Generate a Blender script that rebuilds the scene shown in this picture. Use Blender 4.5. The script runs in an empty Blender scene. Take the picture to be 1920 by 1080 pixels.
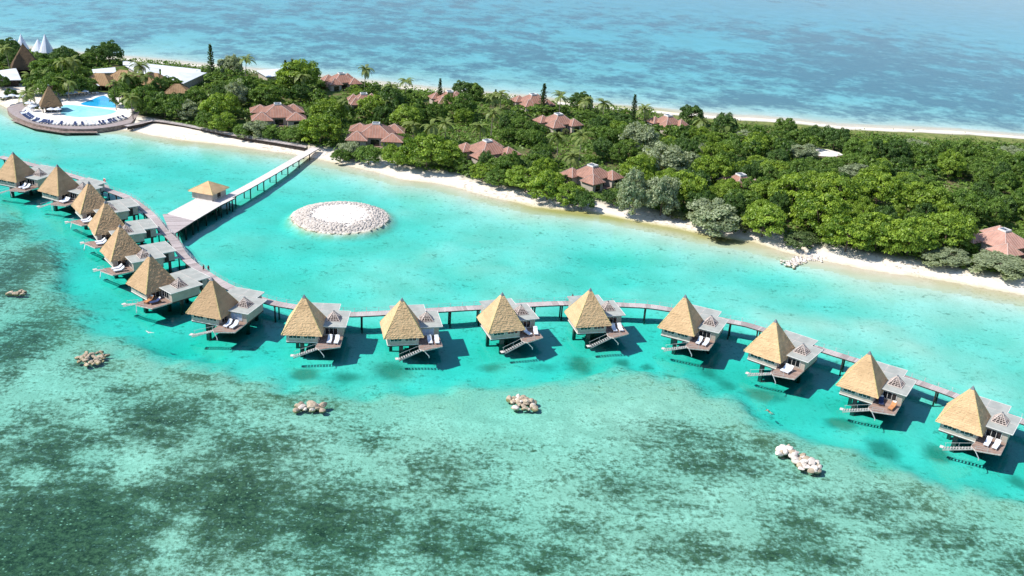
import bpy, bmesh, math, random
import numpy as np
from mathutils import Vector, Matrix
R = math.radians
sc = bpy.context.scene
C = sc.collection

# ---------------------------------------------------------------- camera
CAM_Z, PITCH, ROLL, LENS = 103.34, 0.408201, 0.0622475, 34.66
cp, sp, cr, sr = math.cos(PITCH), math.sin(PITCH), math.cos(ROLL), math.sin(ROLL)
fwd, rt, up = Vector((0, cp, -sp)), Vector((1, 0, 0)), Vector((0, sp, cp))
r2, u2 = rt * cr + up * sr, -rt * sr + up * cr
cd = bpy.data.cameras.new('camera'); cam = bpy.data.objects.new('camera', cd); C.objects.link(cam)
m = Matrix((r2, u2, -fwd)).transposed().to_4x4(); m.translation = (0, 0, CAM_Z)
cam.matrix_world = m
cd.lens = LENS; cd.sensor_width = 36; cd.clip_start = 1; cd.clip_end = 20000
sc.camera = cam

# ---------------------------------------------------------------- light
SUN_EL, SUN_AZ = R(50), R(192)          # azimuth of the sun seen from the scene, counted from +x
sdir = Vector((math.cos(SUN_EL) * math.cos(SUN_AZ), math.cos(SUN_EL) * math.sin(SUN_AZ), math.sin(SUN_EL)))
wd = bpy.data.worlds.new('World'); sc.world = wd; wd.use_nodes = True
nt = wd.node_tree; bg = nt.nodes['Background']
sky = nt.nodes.new('ShaderNodeTexSky'); sky.sky_type = 'NISHITA'; sky.sun_disc = False
sky.sun_elevation = SUN_EL; sky.sun_rotation = math.atan2(sdir.x, sdir.y)
sky.air_density = 1.0; sky.dust_density = 0.2; sky.ozone_density = 1.8
nt.links.new(sky.outputs[0], bg.inputs[0]); bg.inputs[1].default_value = 0.145
sl = bpy.data.lights.new('sun', 'SUN'); so = bpy.data.objects.new('sun', sl); C.objects.link(so)
sl.energy = 4.5; sl.angle = R(0.5); sl.color = (1.0, 0.95, 0.87)
so.rotation_euler = (-sdir).to_track_quat('-Z', 'Y').to_euler(); so.location = sdir * 300
sc.view_settings.view_transform = 'Standard'; sc.view_settings.look = 'None'
sc.view_settings.gamma = 1; sc.view_settings.use_curve_mapping = False
sc.view_settings.exposure = 0.42
sc.render.engine = 'CYCLES'
cy = sc.cycles; cy.use_denoising = True; cy.max_bounces = 6; cy.diffuse_bounces = 3; cy.glossy_bounces = 3
cy.transparent_max_bounces = 12; cy.transmission_bounces = 4; cy.volume_bounces = 0; cy.caustics_reflective = False
cy.caustics_refractive = False

# ---------------------------------------------------------------- surveyed positions (metres)
T = {
 'bungalows': [(-156.84,292.91,-19.1),(-138.71,283.12,-26.0),(-123.37,269.32,-50.9),(-112.28,253.73,-55.9),(-101.59,236.52,-50.8),(-87.25,218.28,-39.2),(-68.8,206.52,-14.5),(-46.22,200.14,3.1),(-24.5,201.8,13.8),(-2.11,208.32,20.7),(18.53,214.07,15.7),(40.91,213.66,-24.8),(59.86,202.79,-36.6),(76.97,189.36,-32.2),(93.73,176.26,-34.8)],
 'island': [(-420.0,420.0),(-300.0,395.0),(-215.5,398.3),(-207.4,389.9),(-192.1,376.7),(-169.8,368.7),(-150.2,368.7),(-139.3,364.1),(-127.7,359.8),(-115.0,357.5),(-98.0,353.9),(-82.3,350.2),(-72.8,346.7),(-65.8,342.7),(-50.6,335.3),(-39.3,328.1),(-26.1,325.2),(-12.7,316.6),(5.3,306.7),(22.7,304.7),(31.2,302.1),(46.0,295.6),(61.8,288.8),(73.7,286.2),(81.4,280.2),(90.0,274.7),(102.8,269.2),(116.2,266.5),(132.6,260.5),(143.6,256.9),(190.0,246.0),(260.0,236.0),(420.0,225.0),(420.0,452.0),(232.0,452.2),(204.7,454.3),(173.6,452.0),(147.3,449.9),(128.7,454.2),(110.3,455.1),(85.3,454.3),(63.9,458.2),(27.7,461.5),(0.7,468.8),(-19.9,471.1),(-49.7,474.4),(-101.1,485.5),(-157.1,496.3),(-208.0,502.5),(-239.8,506.7),(-274.2,515.1),(-330.0,522.0),(-420.0,530.0)],
 'reef': [(-172.9,292.7),(-155.4,278.0),(-143.9,268.1),(-131.2,254.1),(-121.4,240.6),(-115.1,230.7),(-104.0,214.2),(-95.7,205.8),(-85.4,199.4),(-80.5,194.3),(-73.1,190.1),(-66.8,188.5),(-60.7,189.8),(-54.8,189.6),(-47.4,182.9),(-33.3,184.0),(-22.0,184.5),(-16.4,185.4),(-10.9,188.5),(3.1,190.7),(19.3,193.8),(27.1,197.5),(38.9,194.8),(44.2,190.7),(49.7,188.3),(57.1,182.5),(63.7,177.3),(70.3,171.8),(77.7,164.6),(85.1,159.3),(94.9,155.6),(103.7,150.5),(125.4,138.6),(160.0,60.0),(-60.0,60.0),(-330.0,120.0),(-330.0,420.0)],
 'patch': [(-44.1,189.9,3.6,3.1,1),(-34.9,189.6,4.6,2.9,0.8),(-25.5,193.3,4.9,4.2,1),(-3.7,198.2,3.2,2.5,0.8),(16.6,203.2,3.4,4.6,0.9),(8.5,200.8,4.4,3.2,0.6),(26.6,205.1,2.3,2.4,1),(32.5,204.0,1.9,1.9,0.8),(37.5,199.0,2.2,1.5,0.8),(47.1,204.6,2.9,5.5,0.8),(50.0,198.1,2.7,3.3,0.8),(57.4,194.1,5.2,3.5,0.9),(71.7,183.3,3.3,2.9,1),(77.7,173.6,3.8,4.2,1),(88.3,172.8,3.1,4.0,1),(101.5,165.0,2.0,3.5,0.9),(80.5,167.5,2.3,2.0,0.5)],
 'deep': [(-74.4,198.9,6.5,4.7,1),(-66.6,195.5,2.5,2.2,0.8),(73.6,165.8,3.3,2.8,0.6),(82.9,240.9,13.5,8.0,0.5),(-120.2,330.9,10.5,8.7,0.3),(72.1,257.2,14.2,8.9,0.5),(29.0,266.1,12.6,6.8,0.4)],
 'weed': [(-69.5,129.5,22.9,19.1,1.1),(-47.0,139.0,18.0,17.8,0.95),(-67.0,164.6,13.1,12.1,0.72),(-83.8,153.2,12.3,16.6,0.7),(-28.1,136.5,15.2,13.8,0.8),(-46.3,157.4,12.8,9.3,0.6),(-10.6,152.5,9.9,8.9,0.55),(-7.1,134.3,14.3,10.3,0.68),(8.1,130.2,12.3,8.4,0.5),(-25.1,163.6,8.2,5.8,0.45),(37.3,170.4,12.0,5.8,0.66),(41.2,161.7,13.8,6.7,0.6),(32.6,176.4,9.0,3.0,0.5),(49.3,160.8,7.3,3.7,0.5),(24.8,151.3,11.9,6.9,0.48),(62.5,149.5,9.0,4.4,0.5),(71.1,152.0,9.1,3.8,0.55),(77.6,143.3,10.8,6.4,0.6),(51.4,135.7,13.9,5.9,0.6),(88.1,137.2,8.6,5.9,0.55),(33.3,135.4,14.7,5.8,0.6),(54.5,170.8,5.6,4.5,0.55),(76.9,157.6,6.3,1.6,0.35),(-107.2,196.4,8.0,25.1,0.72),(-127.4,230.5,9.0,29.1,0.75),(-145.0,263.4,7.1,22.1,0.7),(-111.4,219.4,4.9,12.7,0.5),(-89.7,183.5,7.6,9.5,0.5),(-75.8,173.9,9.4,6.4,0.45),(-61.9,171.3,11.5,6.3,0.42),(-42.4,175.9,13.0,5.4,0.4),(-63.1,182.3,8.8,3.6,0.45),(13.6,139.2,8.3,6.1,0.45),(51.3,142.9,9.6,6.4,0.55),(1.9,164.8,6.3,3.9,0.35)],
 'bare': [(-65.9,149.1,3.1,5.7,0.9),(-52.6,128.4,4.1,6.6,0.8),(-82.4,143.9,2.7,2.9,0.7),(-52.0,134.8,3.1,2.9,0.7),(-93.1,178.4,6.3,6.7,0.5),(-80.8,164.9,4.0,3.1,0.6),(-1.6,174.4,17.6,8.7,0.6),(23.0,181.7,16.1,6.9,0.7),(63.9,135.6,3.8,2.8,0.4),(43.6,142.2,3.8,3.1,0.4),(-59.7,136.2,2.2,4.4,0.5)],
 'farbare': [(-198.8,563.4,12.2,37.4,0.9),(123.9,687.4,37.6,34.0,1),(36.2,682.9,22.4,23.6,0.6),(4.5,494.9,41.2,18.2,0.5),(79.4,559.2,41.6,12.9,0.6),(178.7,519.4,15.5,9.8,0.6),(228.1,824.6,70.1,48.4,0.6),(142.1,888.9,161.8,47.5,0.9),(501.1,1010.3,141.1,280.2,1.3),(423.5,1013.5,80.2,72.4,1),(-308.1,621.6,25.2,40.8,0.4),(59.4,571.5,12.7,13.4,0.8),(-32.6,570.3,18.2,13.4,0.5),(-138.8,670.4,30.1,18.1,0.5)],
 'farweed': [(219.1,619.9,108.8,167.5,1),(279.4,605.8,69.1,159.6,1),(97.6,580.6,67.6,76.0,0.6),(-28.5,607.2,72.9,83.0,0.55),(-98.7,641.2,80.9,119.5,0.5),(-195.9,623.9,61.5,87.5,0.5),(36.0,479.5,49.0,22.4,0.6),(119.1,502.8,47.4,27.2,0.9),(202.4,484.6,75.6,22.8,0.7),(-139.8,533.8,54.8,47.1,0.45),(-256.8,578.8,41.0,75.5,0.45),(223.1,743.1,82.0,89.8,0.8)],
 'walkway': [(-175.0,318.0),(-152.0,307.0),(-132.4,295.8),(-128.0,291.1),(-120.1,285.8),(-113.0,278.5),(-106.2,270.0),(-99.6,259.8),(-93.9,252.2),(-87.4,241.3),(-79.6,232.2),(-70.1,223.3),(-59.1,216.5),(-51.5,214.2),(-40.2,212.1),(-33.9,212.9),(-16.5,217.9),(-7.6,220.5),(13.6,226.3),(28.5,227.5),(37.9,227.0),(54.4,221.5),(60.4,218.8),(73.5,208.8),(81.8,203.1),(90.8,195.7),(96.8,190.9),(108.3,180.4),(124.0,168.0),(140.0,154.0)],
 'jetty': [(-93.6,281.0),(-87.0,302.3),(-75.4,353.0)],
 'platform': [(-102.8,272.6),(-99.2,287.6),(-87.7,290.7),(-90.0,283.2),(-93.3,268.2),(-95.3,257.5)],
 'pavilion': (-95.6,289.1),
 'pav_eave': [(-100.6,287.3),(-92.6,284.7),(-90.9,293.6)],
 'islet': [(-68.5,284.2),(-39.2,289.8),(-51.4,273.1),(-56.8,302.2)],
 'rocks': {'a':(-120.3,216.4),'b':(-89.5,186.9),'c':(-38.9,171.8),'d':(3.7,179.0),'e':(57.8,163.5)},
 'rock_e': [(55.4,166.8),(60.0,160.1)],
 'groin': [(79.9,268.4),(84.6,273.3),(89.9,275.5),(94.3,278.9)],
 'veg': [(-232.6,432.7),(-158.1,386.9),(-141.5,376.2),(-118.3,368.7),(-100.1,361.9),(-82.8,356.8),(-65.7,350.5),(-52.7,342.8),(-40.2,335.5),(-20.7,327.4),(-3.9,320.6),(14.0,310.9),(31.2,303.3),(48.2,301.3),(64.5,295.7),(81.2,287.6),(86.8,283.5),(101.9,279.3),(116.5,274.8),(129.9,268.7),(146.6,264.2)],
 'grass': [(99.8,434.0),(137.3,431.9),(178.9,429.1),(221.4,429.4)],
 'villas': [('a',-55.6,368.6,0.08),('b',-98.4,389.8,0.3),('c',-12.4,354.6,0.65),('d',25.3,331.5,0.78),('e',-85.6,459.1,0.5),('f',-33.0,435.1,0.4),('g',4.1,439.9,0.5),('h',14.8,405.1,0.6),('i',61.9,415.9,0.6),('j',149.3,287.5,0.5),('k',-68.9,421.2,0.3),('l',77.2,332.9,0.5)],
 'pines': [(-146.3,459.2,16.7),(8.7,434.1,13.3),(48.0,424.7,13.0),(-37.4,436.1,12.3),(-108.0,444.6,14.4),(-104.3,442.3,15.6),(-101.6,442.0,13.5),(-12.6,435.6,9.0),(-156.4,430.5,6.6),(30.2,447.2,6.6)],
 'palms': [(-196.1,426.6,11),(-170.3,434.3,9.0),(-167.7,403.3,7.2),(-72.7,445.8,11),(-188.5,402.5,7.1),(-206.9,407.4,7.2),(-168.2,413.2,8.5),(-128.9,452.4,10.6),(-58.4,433.5,6.4),(15.9,428.0,8.1),(27.3,436.0,5.1),(-12.1,383.1,9.6),(-12.5,415.8,8.6),(14.0,359.9,8.2),(22.0,358.1,9.2),(17.4,336.8,7.1),(73.5,401.2,7.1),(52.3,418.2,6.9),(-40.5,362.2,8.0),(-34.2,359.9,8.4),(-29.3,372.6,7.1),(-10.0,431.2,6.4),(-199.1,420.2,11),(-73.9,395.3,7.0),(-15.8,371.8,6.6),(45.8,346.0,6.2),(34.9,423.2,7.5),(-97.5,433.3,8.9),(-161.0,415.3,8.6),(-233.6,444.4,10.5),(86.7,406.9,5.3),(-153.1,379.3,7.9),(-198.2,390.1,3.5),(-203.6,413.6,6.1),(-58.3,408.6,6.0),(-53.3,440.3,7.8)],
 'casuarinas': [(45.2,370.6,7.5,14.0),(53.4,344.4,9.7,13.1),(37.3,304.0,6.2,15.1),(46.3,303.6,6.5,14.8),(61.5,293.2,9.6,10.1),(-62.3,348.4,5.2,5.9),(-100.9,364.9,6.0,6.8),(-133.7,384.3,5.9,8.1),(127.5,274.5,7.6,4.3),(141.8,271.1,10.2,4.2),(124.4,356.0,7.5,6.0),(93.5,401.7,6.8,5.0),(-119.7,406.6,5.6,11.9),(69.1,372.3,5.6,6.3),(-137.7,461.9,5.8,12.3),(-86.8,374.8,4.1,3.2),(110.8,381.6,6.4,6.4),(164.8,405.9,5.8,5.1),(204.9,402.7,7.5,5.1)],
 'bigtrees': [(-119.2,378.5,8.5,'b'),(-75.5,360.1,7.9,'b'),(-78.8,392.2,7.1,'b'),(-32.8,337.1,8.9,'b'),(-25.6,340.7,6.9,'b'),(-54.3,341.1,4.5,'m'),(-43.5,338.7,5.3,'b'),(-12.4,327.3,4.7,'b'),(-6.7,322.4,4.2,'m'),(2.5,318.3,6.8,'b'),(9.6,312.8,7.1,'b'),(16.7,309.7,5.2,'b'),(20.9,306.2,4.0,'d'),(41.9,335.5,6.8,'b'),(41.7,366.1,5.7,'m'),(55.2,314.5,7.2,'b'),(67.8,337.7,7.4,'b'),(76.8,290.1,7.9,'b'),(90.5,313.0,9.3,'b'),(94.3,293.2,9.2,'b'),(99.8,280.3,8.5,'b'),(109.2,281.9,9.0,'b'),(117.9,279.0,9.0,'b'),(130.9,285.6,8.6,'b'),(105.5,315.9,9.1,'b'),(120.7,318.8,9.3,'b'),(134.2,315.9,9.0,'b'),(147.4,313.0,7.8,'m'),(73.9,309.9,6.1,'m'),(-135.2,402.4,5.6,'m'),(-108.2,409.7,7.6,'m'),(-102.1,443.0,10.3,'b'),(-121.5,421.2,6.8,'m'),(-142.4,384.7,6.8,'m'),(-151.3,388.7,7.4,'m'),(-209.5,434.0,8.6,'m'),(-203.1,480.4,6.8,'d'),(-165.0,399.1,5.7,'m'),(-56.8,413.8,8.5,'d'),(-46.9,388.9,7.9,'b'),(-62.4,405.6,7.3,'b'),(-27.0,412.0,7.4,'m'),(86.8,283.5,6.0,'s'),(-27.4,449.7,5.4,'d'),(-22.4,448.9,4.8,'m'),(25.3,445.9,4.8,'d'),(129.0,400.0,6.0,'d'),(73.9,427.4,6.2,'d'),(84.9,410.0,6.5,'d'),(122.3,410.3,5.1,'d'),(112.9,418.6,4.6,'m'),(-228.3,466.6,4.0,'d'),(-196.7,432.1,6.8,'m'),(-251.5,478.1,6.4,'d'),(-196.1,404.4,7.5,'m'),(-192.1,409.6,7.0,'m'),(-204.4,410.2,6.5,'m'),(-187.2,415.1,5.4,'m'),(-237.9,458.2,4.3,'d'),(-217.2,462.3,6.7,'d'),(-214.9,465.6,5.5,'m'),(-209.4,483.8,5.6,'d'),(-209.2,470.2,4.9,'m'),(-168.3,416.4,5.3,'m'),(-154.8,390.6,6.0,'m'),(-147.6,388.8,5.9,'d'),(-137.6,383.3,5.8,'m'),(-140.3,401.0,5.1,'d'),(-157.5,421.5,4.3,'d'),(-156.0,430.6,4.4,'m'),(-252.3,475.0,5.1,'m'),(-243.0,464.4,5.6,'d'),(-193.4,386.7,2.6,'s'),(-215.4,401.9,2.2,'s'),(-213.9,404.4,2.5,'d'),(-211.6,406.1,2.2,'s'),(-207.1,403.3,1.9,'s'),(-206.5,407.5,2.4,'m'),(-223.0,415.4,3.4,'d'),(51.7,301.4,3.6,'s'),(72.2,324.1,3.8,'b'),(79.5,327.9,4.0,'m'),(-64.2,342.3,3.7,'m'),(-59.4,346.2,3.3,'s'),(-86.6,360.5,4.0,'m'),(-81.2,363.3,3.1,'m'),(-19.4,335.4,3.6,'m'),(-1.5,334.7,3.6,'m'),(31.6,309.9,3.7,'d'),(20.3,311.6,3.3,'m'),(-95.3,363.1,4.0,'m'),(-105.6,363.7,4.1,'m'),(-114.0,368.1,5.0,'b'),(-120.7,369.7,4.2,'m'),(70.9,293.9,4.7,'s')],
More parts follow.
